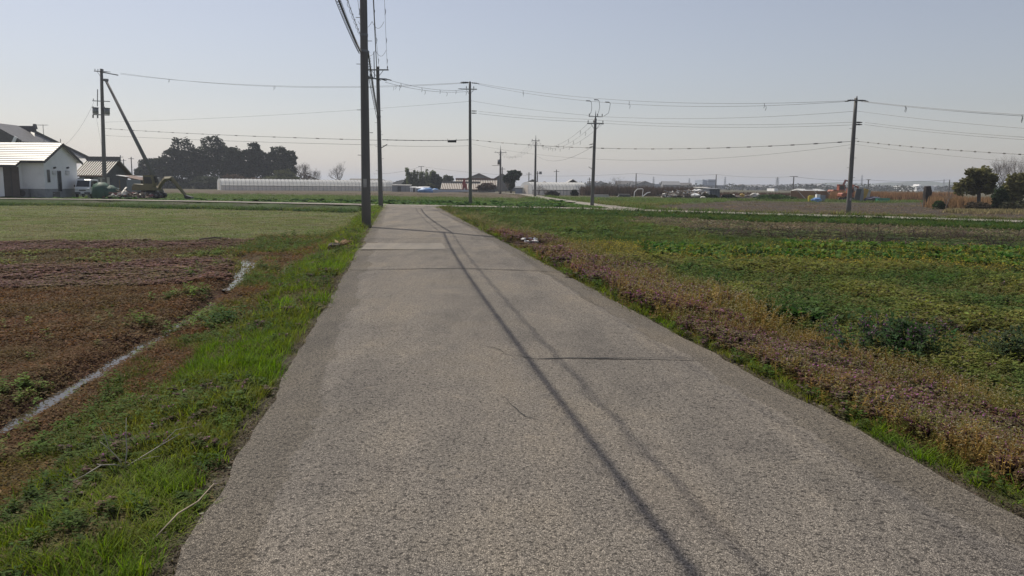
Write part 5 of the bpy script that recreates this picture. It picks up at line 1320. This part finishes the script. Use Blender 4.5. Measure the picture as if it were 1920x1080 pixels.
branchy('dead_sapling', 'leafless pale grey dead sapling lying forked in the left verge', q, TW, [
    ([Lc(232, 915), Lc(233, 895), Lc(234, 876), Lc(238, 876)], .008, .009), ([Lc(236, 876), Lc(255, 864, .05), Lc(290, 842, .12), Lc(338, 813, .25)], .007, .002), ([Lc(234, 876), Lc(238, 845, .03), Lc(236, 815, .08), Lc(237, 783, .1)], .005, .002),
    ([Lc(232, 878), Lc(222, 860), Lc(205, 842, -.03), Lc(187, 828, -.05)], .005, .0015), ([Lc(232, 876), Lc(215, 871, -.05), Lc(190, 872, -.1), Lc(182, 870, -.1)], .006, .002), ([Lc(300, 836, .14), Lc(330, 806, .25), Lc(352, 801, .3)], .003, .001),
    ([Lc(205, 842, -.03), Lc(196, 815), Lc(187, 800)], .003, .001), ([Lc(255, 864, .05), Lc(280, 858, .05), Lc(300, 855, .0)], .003, .001), ([Lc(190, 872, -.1), Lc(160, 890, -.15), Lc(136, 902, -.2)], .004, .001)], 'dead sapling')
s_ = [ground(402, 924), ground(372, 955), ground(335, 982), ground(288, 1024)]
tag(MB().tube([p + Vector((0, 0, k)) for p, k in zip(s_, (.05, .04, .05, .03))], [.002, .004, .004, .003], 6).build('dry_reed_stalk', M('bleached_stalk', (.33, .27, .19), .8, .2, 8), smooth=True), 'long pale dry stalk lying along the left road edge', 'stick')
s_ = [ground(374, 452), ground(428, 450)]
tag(MB().tube([s_[0] + Vector((0, 0, .06)), s_[0].lerp(s_[1], .5) + Vector((0, 0, .1)), s_[1] + Vector((0, 0, .05))], .035, 6).build('wooden_pole', WOOD), 'dark wooden pole lying on the mown left field', 'stick')

# ================================================================== TREES AND BUSHES
def crown_mesh(lobes, n, leaf, col, seed, var=.22, fill=.72, flat=.35):
    """leaf clumps spread through a set of lobes (x,y,z,rx,ry,rz)"""
    r = np.random.default_rng(seed); vol = np.array([(a[3] * a[4] * a[5]) ** .67 for a in lobes]); pk = r.choice(len(lobes), n, p=vol / vol.sum())
    d = r.normal(0, 1, (n, 3)); d /= np.linalg.norm(d, axis=1)[:, None]; rad = fill + (1.06 - fill) * r.uniform(0, 1, n) ** .6
    L = np.array(lobes); lump = 1 + .16 * np.sin(d[:, 0] * 7 + pk * 2.1) * np.cos(d[:, 1] * 6 + pk) + .12 * np.sin(d[:, 2] * 9 + pk * 1.3)
    P = L[pk, :3] + d * L[pk, 3:] * (rad * lump)[:, None]
    cl = r.normal(0, var, 400); cid = (np.abs(np.floor(P[:, 0] / (leaf * 5)) * 73 + np.floor(P[:, 1] / (leaf * 5)) * 19 + np.floor(P[:, 2] / (leaf * 4)) * 37).astype(int)) % 400
    keep = r.uniform(0, 1, n) > np.where(cl[cid] > 1.1 * var, .8, 0); P = P[keep]; cid = cid[keep]; n = len(P)
    u = r.normal(0, 1, (n, 3)); u[:, 2] *= flat; u /= np.linalg.norm(u, axis=1)[:, None]; w = r.normal(0, 1, (n, 3)); v = np.cross(u, w); v /= np.linalg.norm(v, axis=1)[:, None]
    s = leaf * r.uniform(.5, 1.2, n)[:, None]
    V = np.stack([P - u * s, P + v * s * .55, P + u * s, P - v * s * .55], 1).reshape(-1, 3); b = np.arange(n) * 4
    T = np.concatenate([np.stack([b, b + 1, b + 2], 1), np.stack([b, b + 2, b + 3], 1)])
    C = np.asarray(col)[None] * np.exp(cl[cid] + r.normal(0, .15, n))[:, None]
    return V, T, np.repeat(np.clip(C, 0, 1), 4, 0)
BARK = M('bark', (.085, .07, .058), .9, .3, 3, .5, 15)
def limbs(mb, p, d, L, r, depth, rr_, spread=.55, up=.15):
    k = 3; pts = [Vector(p)]; dd = Vector(d).normalized()
    for i in range(k): dd = (dd + Vector((rr_.uniform(-.2, .2), rr_.uniform(-.2, .2), rr_.uniform(-.1, .2)))).normalized(); pts.append(pts[-1] + dd * L / k)
    mb.tube(pts, [r * (1 - .45 * i / k) for i in range(k + 1)], 5 if r > .05 else 3, False)
    if depth:
        for _ in range(rr_.choice((2, 3, 3))):
            nd = (dd + Vector((rr_.uniform(-1, 1), rr_.uniform(-1, 1), rr_.uniform(-.5, .6) + up)) * spread * 1.7).normalized()
            limbs(mb, pts[rr_.choice((2, 3, 3))], nd, L * rr_.uniform(.62, .85), r * .55, depth - 1, rr_, spread, up)
def tree(name, label, base, lobes, n, leaf, col, seed, trunk_h, tr=.3, group=None, cat='tree', mat=None, fill=.72, forks=3, var=.22):
    t = thing(name, label, cat, base, 0, group); r = random.Random(seed); mb = MB()
    cx = sum(l_[0] for l_ in lobes) / len(lobes); top = max(l_[2] for l_ in lobes)
    mb.tube([(0, 0, -.2), (cx * .15, 0, trunk_h * .4), (cx * .35, r.uniform(-.2, .2), trunk_h)], [tr * 1.25, tr, tr * .8], 9)
    for l_ in lobes[:8]:
        mb.tube([(cx * .35, 0, trunk_h * .95), ((cx * .35 + l_[0]) / 2 + r.uniform(-.3, .3), l_[1] / 2, (trunk_h + l_[2]) / 2), (l_[0], l_[1], l_[2] + l_[5] * .4)], [tr * .6, tr * .4, tr * .12], 6)
    mb.build('trunk', BARK, t, True)
    np_mesh('crown', *crown_mesh(lobes, n, leaf, col, seed, var, fill), mat or CROWN, t)
    return t
def bare_tree(name, label, base, h, seed, group=None, r0=.16, depth=5, up=.35, cat='bare tree', spread=.55, stems=1):
    t = thing(name, label, cat, base, 0, group); r = random.Random(seed); mb = MB(); mb.tube([(0, 0, -.2), (0, 0, h * .22)], [r0 * 1.2, r0], 7)
    mb.build('trunk', BARK, t, True); mb = MB()
    for _ in range(3 + stems): limbs(mb, (0, 0, h * .2), (r.uniform(-.9, .9), r.uniform(-.7, .7), 1), h * .27, r0 * .7, depth, r, spread, up)
    mb.build('branches', M('grey_branch', (.16, .14, .125), .9, .2, 3), t)
    return t
def px_lobes(d, base, ell, deep=.8):
    """lobes from the photograph's outline: (px, py, half-width px, half-height px) at distance d"""
    out = []; s = d / FPX
    for i, (px, py, a, b) in enumerate(ell):
        p = atd(px, py, d); out.append((p.x - base.x, ((i * 37) % 5 - 2) * .12 * a * s, p.z - base.z, a * s, a * s * deep, b * s))
    return out
def pt(px, d, z=-.3): return Vector((X(px, d), d, z))
EV = (.017, .025, .013); EV2 = (.023, .032, .015); EVB = (.075, .09, .045)
wood = [  # px, ellipses, colour, label
    (292, 236, [(290, 325, 30, 24), (272, 335, 20, 18), (308, 312, 22, 18), (300, 342, 32, 14)], EV, 'leftmost low dark tree of the wood, behind the yellow excavator'),
    (341, 240, [(345, 290, 26, 26), (330, 306, 26, 24), (356, 308, 24, 26), (342, 330, 34, 26)], EV, 'broad round dark evergreen, left of the tallest crown in the wood'),
    (402, 244, [(402, 285, 26, 24), (388, 300, 24, 24), (420, 300, 22, 24), (404, 328, 34, 28)], EV2, 'tallest domed evergreen in the middle of the wood'),
    (440, 238, [(440, 297, 16, 18), (436, 316, 22, 22), (446, 334, 24, 22)], EV, 'narrower shaded evergreen right of the tallest crown in the wood'),
    (476, 240, [(477, 288, 14, 17), (468, 300, 17, 18), (488, 303, 15, 18), (478, 326, 26, 26)], EV, 'peaked evergreen with a ragged top in the wood'),
    (528, 240, [(524, 290, 17, 13), (541, 297, 14, 14), (512, 300, 15, 13), (534, 313, 20, 20), (520, 330, 30, 20)], EV2, 'spreading evergreen at the right side of the wood')]
for i, (px, d, ell, col, lab) in enumerate(wood):
    b = pt(px, d); tree('evergreen_tree', lab, b, px_lobes(d, b, ell), 12500, .42, col, 50 + i, 5.0, .4, 'trees of the dark wood')
for i, (px, d, ell, col, lab) in enumerate(((450, 228, [(440, 342, 26, 13), (478, 345, 24, 11)], (.09, .065, .045), 'brownish bush along the front of the wood, left of centre'), (395, 226, [(392, 344, 28, 12)], (.05, .06, .04), 'dark bush before the tallest evergreen'),
                                           (535, 226, [(535, 338, 24, 17), (512, 343, 22, 12)], (.085, .095, .045), 'paler olive bush before the spreading evergreen'), (265, 232, [(268, 345, 16, 12), (310, 348, 24, 10), (350, 350, 24, 9)], EV, 'low dark bush behind the yellow excavator arm'))):
    b = pt(px, d); tree('wood_bush', lab, b, px_lobes(d, b, ell), 3200, .36, col, 70 + i, .8, .12, 'bushes before the wood', 'bush')
bare_tree('bare_tree', 'brown bare tree at the right end of the dark wood', pt(572, 232), 7.8, 3, 'bare trees left', .26, 6, .3, spread=.6)
bare_tree('bare_tree', 'second brown bare tree at the right foot of the dark wood', pt(590, 234), 6.0, 9, 'bare trees left', .22, 6, .25, spread=.6)
b = pt(576, 236); tree('wood_bush', 'thin brown bush under the bare trees by the wood', b, px_lobes(236, b, [(570, 338, 20, 14), (592, 344, 12, 9)]), 1500, .33, (.095, .07, .05), 81, .6, .1, 'bushes before the wood', 'bush', fill=.4)
bare_tree('bare_tree', 'lone bare tree with a round fan of twigs behind the long greenhouse', pt(635, 262), 8.2, 14, 'bare trees left', .26, 6, .2, spread=.7)
# village trees
b = pt(792, 232)
def bamboo(lab, px, d, top, seed, w):
    base = pt(px, d); t = thing('bamboo_clump', lab, 'bamboo', base, 0, 'bamboo by the village'); r = random.Random(seed); mb = MB(); lob = []; H = Z(px, top, d) + .3
    for i in range(9):
        x, y = r.uniform(-w, w) * .6, r.uniform(-.8, .8); h_ = H * r.uniform(.72, 1); lx = x * .5 + r.uniform(-.7, .7)
        mb.tube([(x, y, 0), (x + lx * .3, y, h_ * .6), (x + lx, y, h_ * .98)], [.06, .05, .015], 5)
        for k in range(6): q = .3 + .68 * k / 5; lob.append((x + lx * q * q, y, h_ * q - .15, .75 * (1.25 - q * .75), .7, .75))
    mb.build('culms', M('bamboo_culm', (.14, .15, .07), .6), t); np_mesh('foliage', *crown_mesh(lob, 5000, .3, (.12, .145, .07), seed, .2, .25), CROWN, t)
bamboo('left bamboo clump with one tall feathery plume', 775, 232, 317, 1, 2.2); bamboo('middle bamboo clump behind the small blue-grey shed', 790, 234, 321, 2, 2.2); bamboo('right bamboo clump beside the pointed dark conifers', 806, 233, 319, 3, 2.0)
for i, (px, top, w_, lab) in enumerate(((813, 322, 5, 'leftmost and tallest of the pointed dark conifers'), (820, 326, 5, 'second of the pointed dark conifers'), (826, 331, 5, 'rightmost lowest of the pointed dark conifers'))):
    b = pt(px, 228); H = Z(px, top, 228) + .3; tree('conifer', lab, b, [(0, 0, H * .25, 1.0, .9, H * .26), (0, 0, H * .5, .8, .8, H * .25), (0, 0, H * .75, .5, .5, H * .25)], 2200, .28, (.022, .034, .02), 90 + i, 1.2, .14, 'conifers by the village')
b = pt(765, 236); tree('village_tree', 'dark low tree left of the bamboo', b, px_lobes(236, b, [(766, 346, 10, 10), (758, 350, 8, 6)]), 1800, .3, EV2, 95, 1, .15)
b = pt(839, 240); tree('village_tree', 'small round tree between the conifers and the thin pole', b, px_lobes(240, b, [(836, 338, 6, 9), (844, 336, 6, 6)]), 1500, .3, EVB, 96, 2, .14, fill=.4)
b = pt(803, 205); tree('village_bush', 'small bush in front of the dark conifers', b, px_lobes(205, b, [(806, 350, 8, 5)]), 900, .25, (.08, .085, .05), 97, .4, .08, cat='bush')
b = pt(958, 168); tree('leaning_pine', 'dark wind-leaning pine beside the distant transformer pole', b, px_lobes(168, b, [(962, 330, 12, 9), (970, 326, 7, 5), (952, 336, 8, 7), (957, 345, 7, 9)]), 4200, .3, (.028, .045, .028), 98, 2.2, .2)
b = pt(915, 178); tree('brown_shrub', 'brown twiggy shrub before the upper striped barn', b, px_lobes(178, b, [(915, 350, 15, 6), (905, 352, 10, 5)]), 1500, .26, (.075, .05, .042), 99, .5, .1, cat='bush', fill=.4)
for i, (px, d, h_, lab) in enumerate(((948, 166, 3.2, 'pale leafless shrub at the foot of the leaning pine'), (935, 176, 3.0, 'leafless shrub right of the upper striped barn'), (1010, 140, 2.2, 'leafless shrub in front of the rounded greenhouse'), (1022, 138, 1.6, 'lower leafless shrub in front of the rounded greenhouse'), (1157, 150, 4.2, 'brown leafless shrub right of the pointed pole'), (1140, 156, 3.4, 'lower brown leafless shrub just right of the pointed pole'))):
    bare_tree('leafless_shrub', lab, pt(px, d), h_, 20 + i, 'leafless shrubs', .06, 4, .1, 'shrub', .8, 3)
for i, (px, d, a, hh, col, lab) in enumerate(((1077, 143, 6, 5, EV, 'dark round bush at the right end of the rounded greenhouse'), (1035, 140, 12, 3, (.03, .03, .028), 'low dark heap of clippings before the rounded greenhouse'), (1330, 121, 16, 5, EV, 'dark bramble at the foot of the dark shed'), (1365, 122, 14, 4, EV, 'low bramble right of the dark shed'), (1450, 112, 34, 4, (.05, .085, .03), 'long low green bramble before the rubble'))):
    b = pt(px, d, -.3); tree('bramble', lab, b, px_lobes(d, b, [(px, 368 + hh if d < 130 else 364, a, hh + 2)]), 1800, .22, col, 110 + i, .2, .05, cat='bush')
# right-hand trees
b = pt(1838, 70); TL = [(1838, 330, 16, 13), (1812, 348, 14, 13), (1855, 340, 13, 13), (1824, 323, 13, 9), (1848, 322, 12, 9), (1803, 361, 10, 8), (1864, 334, 7, 9), (1824, 356, 14, 9), (1840, 347, 13, 10), (1852, 356, 10, 8), (1820, 338, 14, 10), (1799, 352, 12, 11), (1857, 352, 12, 11)]
tree('round_tree', 'big round-crowned tree at the right edge of the ploughed field', b, px_lobes(70, b, TL), 5600, .17, (.16, .155, .068), 120, 2.0, .16, 'trees at the right edge', fill=.4, var=.3)
b = pt(1905, 68); tree('edge_tree', 'olive-green tree cut off by the right edge of the photo', b, px_lobes(68, b, [(1905, 345, 16, 15), (1893, 356, 14, 12), (1922, 350, 18, 22), (1888, 366, 12, 8), (1935, 340, 20, 18), (1896, 338, 10, 9), (1912, 334, 11, 10), (1900, 368, 18, 9)]), 6000, .18, (.16, .155, .066), 121, 1.6, .12, 'trees at the right edge', fill=.55)
bare_tree('bare_tree', 'tall pale bare tree behind the two right-hand trees', pt(1880, 76), 4.6, 31, 'bare trees right', .09, 6, .3, spread=.5)
bare_tree('bare_tree', 'pale bare tree leaning right behind the edge tree', pt(1900, 78), 4.8, 35, 'bare trees right', .09, 6, .3, spread=.5)
bare_tree('bare_tree', 'thin crooked bare sapling right of the round green bush', pt(1777, 70), 1.9, 38, 'bare trees right', .04, 3, .2)
for i, (px, d, ell, col, lab, lf) in enumerate(((1760, 71, [(1759, 386, 10, 8)], (.05, .085, .03), 'round green bush left of the big round tree', .12), (1871, 66, [(1872, 372, 13, 18), (1880, 382, 12, 12)], (.04, .06, .028), 'tall dark green bush between the two right-hand trees', .15),
                                              (1835, 68, [(1830, 388, 22, 8), (1850, 390, 14, 7)], (.075, .06, .042), 'brown undergrowth below the big round tree', .13), (1895, 65, [(1895, 388, 22, 9), (1925, 385, 20, 10)], (.05, .052, .032), 'dark undergrowth below the edge tree', .13))):
    b = pt(px, d, -.35); tree('field_bush', lab, b, px_lobes(d, b, ell), 2600, lf, col, 130 + i, .2, .04, 'bushes at the right edge', 'bush', fill=.35)
def reeds(name, label, px0, px1, d, h_, n, col, seed, cat='dry reeds'):
    r = np.random.default_rng(seed); x0, x1 = X(px0, d), X(px1, d); P = np.stack([r.uniform(x0, x1, n), d + r.normal(0, .8, n)], 1); z = gz(P[:, 0], P[:, 1])
    H = h_ * r.uniform(.5, 1.1, n); lx = r.normal(0, .22, n) * H; w = .03 + .00035 * d
    V = np.stack([np.c_[P[:, 0] - w, P[:, 1], z], np.c_[P[:, 0] + w, P[:, 1], z], np.c_[P[:, 0] + lx, P[:, 1] + r.normal(0, .1, n), z + H]], 1).reshape(-1, 3)
    T = np.arange(n * 3).reshape(-1, 3); C = np.asarray(col)[None] * np.exp(r.normal(0, .25, n))[:, None]
    return tag(np_mesh(name, V, T, np.repeat(C, 3, 0), DRYVEG), kind='stuff')
reeds('dry_reeds', '', 1750, 1880, 74, 1.15, 3000, (.25, .17, .105), 1); reeds('dry_reeds', '', 1560, 1800, 116, 1.45, 6000, (.25, .16, .10), 2)
reeds('dry_grass', '', 1790, 1960, 60, .35, 3000, (.24, .21, .12), 4); reeds('dry_scrub', '', 1090, 1330, 150, 2.0, 4200, (.085, .065, .055), 5); reeds('dry_scrub', '', 1350, 1500, 145, 1.0, 2600, (.10, .07, .055), 6)
# plants that stand out of the right-hand field and verge
for i, (px, py, w_, h_, col, lab, k) in enumerate(((1502, 592, .32, .42, (.055, .095, .03), 'dark leafy clump alone in the right-hand weeds', 0), (1345, 528, .4, .4, (.075, .12, .04), 'bushy green clump left of the leafy row', 1), (1690, 655, .5, .5, (.05, .085, .035), 'big dark green weed clump with mauve flowers on top', 2), (1895, 655, .35, .4, (.055, .08, .04), 'dark weed clump at the right edge of the near field', 1),
                                                  (1410, 470, .5, .5, (.05, .09, .03), 'tall dark clump at the left end of the leafy row', 0), (420, 592, .26, .22, (.05, .095, .03), 'dark tuft in the wheel rut, left field', 1))):
    b = ground(px, py + 20); r = np.random.default_rng(200 + i); t = thing('weed_clump', lab, 'weed clump', b, 0, 'weed clumps in the fields')
    n = 44; _acc.clear(); P = np.stack([b.x + r.normal(0, w_ * .42, n), b.y + r.normal(0, w_ * .42, n)], 1)
    grow('tmp', LF if k == 0 else BU, P, .62 if k == 0 else 1.5, h_ / (.38 if k == 0 else .19), col)
    L = _acc.pop('tmp'); o = 0; Ts = []
    for V, T, C in L: Ts.append(T + o); o += len(V)
    np_mesh('leaves', np.concatenate([q_[0] for q_ in L]) - np.array(b)[None], np.concatenate(Ts), np.concatenate([q_[2] for q_ in L]), VEG, t)
    if k == 2:
        grow('tmp', HB, np.stack([b.x + r.normal(0, .28, 40), b.y + .2 + r.normal(0, .2, 40)], 1), 1.2, 2.0, col, (.24, .13, .22)); L = _acc.pop('tmp'); o = 0; Ts = []
        for V, T, C in L: Ts.append(T + o); o += len(V)
        np_mesh('flowers', np.concatenate([q_[0] for q_ in L]) - np.array(b)[None], np.concatenate(Ts), np.concatenate([q_[2] for q_ in L]), VEG, t)

# ================================================================== FAR TOWN AND HILLS
r_ = random.Random(77)
twalls = [M('town_wall_a', (.24, .24, .24)), M('town_wall_b', (.15, .15, .16)), M('town_wall_c', (.34, .32, .29))]; troofs = [M('town_roof_a', (.07, .07, .075)), M('town_roof_b', (.10, .09, .085)), M('town_roof_c', (.2, .2, .21))]
def town(pxs, dr, lab, grp, hr=(4, 6.5)):
    for px in pxs:
        d = r_.uniform(*dr); x = X(px, d); w_ = r_.uniform(8, 15); h_ = r_.uniform(*hr)
        gable_house('town_house', lab, x, x + w_, d, d + 9, -.5 + h_ * .62, -.5 + h_, r_.choice(twalls), r_.choice(troofs), r_.choice('xy'), .5, -.5, grp)
town([1092 + i * 13 + r_.uniform(-5, 5) for i in range(14)], (520, 800), 'low hazy house in the row behind the scrub, between the pointed pole and the factory', 'hazy houses left of the factory')
town([1375 + i * 13 + r_.uniform(-5, 5) for i in range(17)], (600, 1100), 'low hazy house on the horizon between the factory and the orange excavators', 'hazy houses right of the factory')
town([1640 + i * 11 + r_.uniform(-5, 5) for i in range(16)], (600, 1100), 'low hazy house above the brown fence, towards the big round tree', 'hazy houses above the fence')
town([250, 262, 640, 655, 690, 735], (330, 480), 'low hazy house behind the left-hand wood and long greenhouse', 'hazy houses on the left')
def factory(label, parts, d, px):
    t = thing('factory', label, 'factory', (X(px, d), d, -.5)); x0 = X(px, d)
    for (a, b_, top, y, dep, m_, nm) in parts: MB().bb((X(a, d) - x0, y, 0), (X(b_, d) - x0, y + dep, Z((a + b_) / 2, top, d) + .5)).build(nm, m_, t)
    return t
FB = M('factory_blue_grey', (.3, .34, .4), .6, .08, .05); FBD = M('factory_dark_band', (.16, .18, .22), .6, .08, .05)
f_ = factory('tall blue-grey factory block on the right horizon', [(1317, 1326, 337.5, 0, 30, FB, 'low_block'), (1325.5, 1339.5, 336.5, -3, 34, FB, 'tower_block'), (1302, 1357, 347, -6, 50, FBD, 'base_block')], 700, 1317)
MB().bb((X(1325.6, 697) - X(1317, 700), -3.4, Z(1330, 340.8, 697) + .5), (X(1339.4, 697) - X(1317, 700), -3.02, Z(1330, 339.6, 697) + .5)).build('dark_band', FBD, f_)
for k in (1321, 1332, 1338): MB().bb((X(k, 700) - X(1317, 700) - .8, 5, Z(1330, 338, 700)), (X(k, 700) - X(1317, 700) + .8, 7, Z(1330, 335.3, 700))).build('roof_stack', CONC_L, f_)
factory('long low factory hall left of the tall factory block', [(1222, 1287, 345.2, 0, 40, FB, 'hall'), (1285, 1290, 346.4, 2, 30, FBD, 'annex')], 600, 1222)
factory('white flat-roofed works building on the horizon above the brown fence', [(1719, 1752, 348.6, 0, 40, M('works_white', (.75, .75, .74)), 'hall'), (1728, 1731, 345.5, 4, 10, WHITEW, 'stair_tower')], 650, 1719)
factory('pale flat block of flats left of the bamboo', [(743, 757, 339, 0, 20, FB, 'block'), (747, 749, 337.8, 4, 6, FB, 'roof_house'), (752, 754, 337.8, 4, 6, FB, 'roof_house')], 520, 743)
factory('white low works with a small sign above the rubble', [(1452, 1459, 353.5, 0, 12, WHITEW, 'hall')], 420, 1452)
o = MB().bb((X(1506, 140), 140, -.3), (X(1545, 140), 140.2, Z(1525, 358.3, 140))).build('x_', PALES); bpy.data.objects.remove(o)
t = gable_house('torn_greenhouse', 'low pale greenhouse with torn film beyond the fence braces', X(1506, 150), X(1546, 150), 150, 156, Z(1520, 358.5, 150), Z(1520, 355.5, 150), PALES, FILM, 'x', .2, cat='greenhouse')
MB().box((1.9, 1.6, Z(1520, 356.2, 150) + .35), (1.5, 1.0, .1), .2, None, .25).build('torn_patch', DARKW, t)
# belt of distant trees
r = np.random.default_rng(5); lob = []
for i in range(190):
    px = r.uniform(1080, 1960) if i < 150 else r.uniform(100, 760); d = r.uniform(480, 950); q = atd(px, 352, d); lob.append((q.x, d, 1.2, r.uniform(5, 14), 4, r.uniform(1.6, 3.4)))
V, T, C = crown_mesh(lob, 16000, 1.0, (.05, .053, .04), 6, .08); tag(np_mesh('distant_trees', V, T, C, CROWN), kind='stuff')
# hills
def hill(pix, d, dep, seed):
    mb = MB(); n = 90; rows = 8; px0, px1 = pix[0][0], pix[-1][0]
    for j in range(rows + 1):
        k = j / rows; prof = math.sin(k * math.pi) ** .8
        for i in range(n + 1):
            px = px0 + (px1 - px0) * i / n; h_ = np.interp(px, [p[0] for p in pix], [p[1] for p in pix]); q = atd(px, 352, d)
            mb.v.append((q.x, d - dep / 2 + dep * k, -3 + (Z(px, h_, d) + 3) * prof * (1 + .06 * float(fbm(q.x, k * 400, .006, seed, 4)))))
    for j in range(rows):
        for i in range(n): a = j * (n + 1) + i; mb.f.append((a, a + 1, a + n + 2, a + n + 1))
    tag(mb.build('hills', M('hill_woods', (.06, .075, .045), .95, .2, .01), smooth=True), kind='structure')
hill([(1560, 353), (1600, 350), (1650, 346), (1665, 341.5), (1690, 342.5), (1712, 340), (1726, 338.5), (1742, 342), (1760, 344), (1785, 340.5), (1810, 343), (1850, 340), (1900, 344), (2000, 348), (2100, 356)], 1750, 400, 1)
hill([(1380, 356), (1460, 351), (1490, 345.5), (1530, 343.5), (1570, 341.5), (1610, 344), (1660, 349), (1720, 356)], 2000, 400, 2)

# ================================================================== HAZE
m = bpy.data.materials.new('pale_haze'); m.use_nodes = True; n = m.node_tree.nodes; l = m.node_tree.links
n.remove(n['Principled BSDF']); pv = n.new('ShaderNodeVolumePrincipled'); l.new(pv.outputs[0], n['Material Output'].inputs['Volume'])
pv.inputs['Color'].default_value = (.81, .86, .965, 1); pv.inputs['Density'].default_value = 0.00042; pv.inputs['Anisotropy'].default_value = 0.2
hz = MB().bb((-5600, -60, -5), (5600, 5900, 48)).build('haze', m); tag(hz, kind='stuff')
print('objects', len(bpy.data.objects))
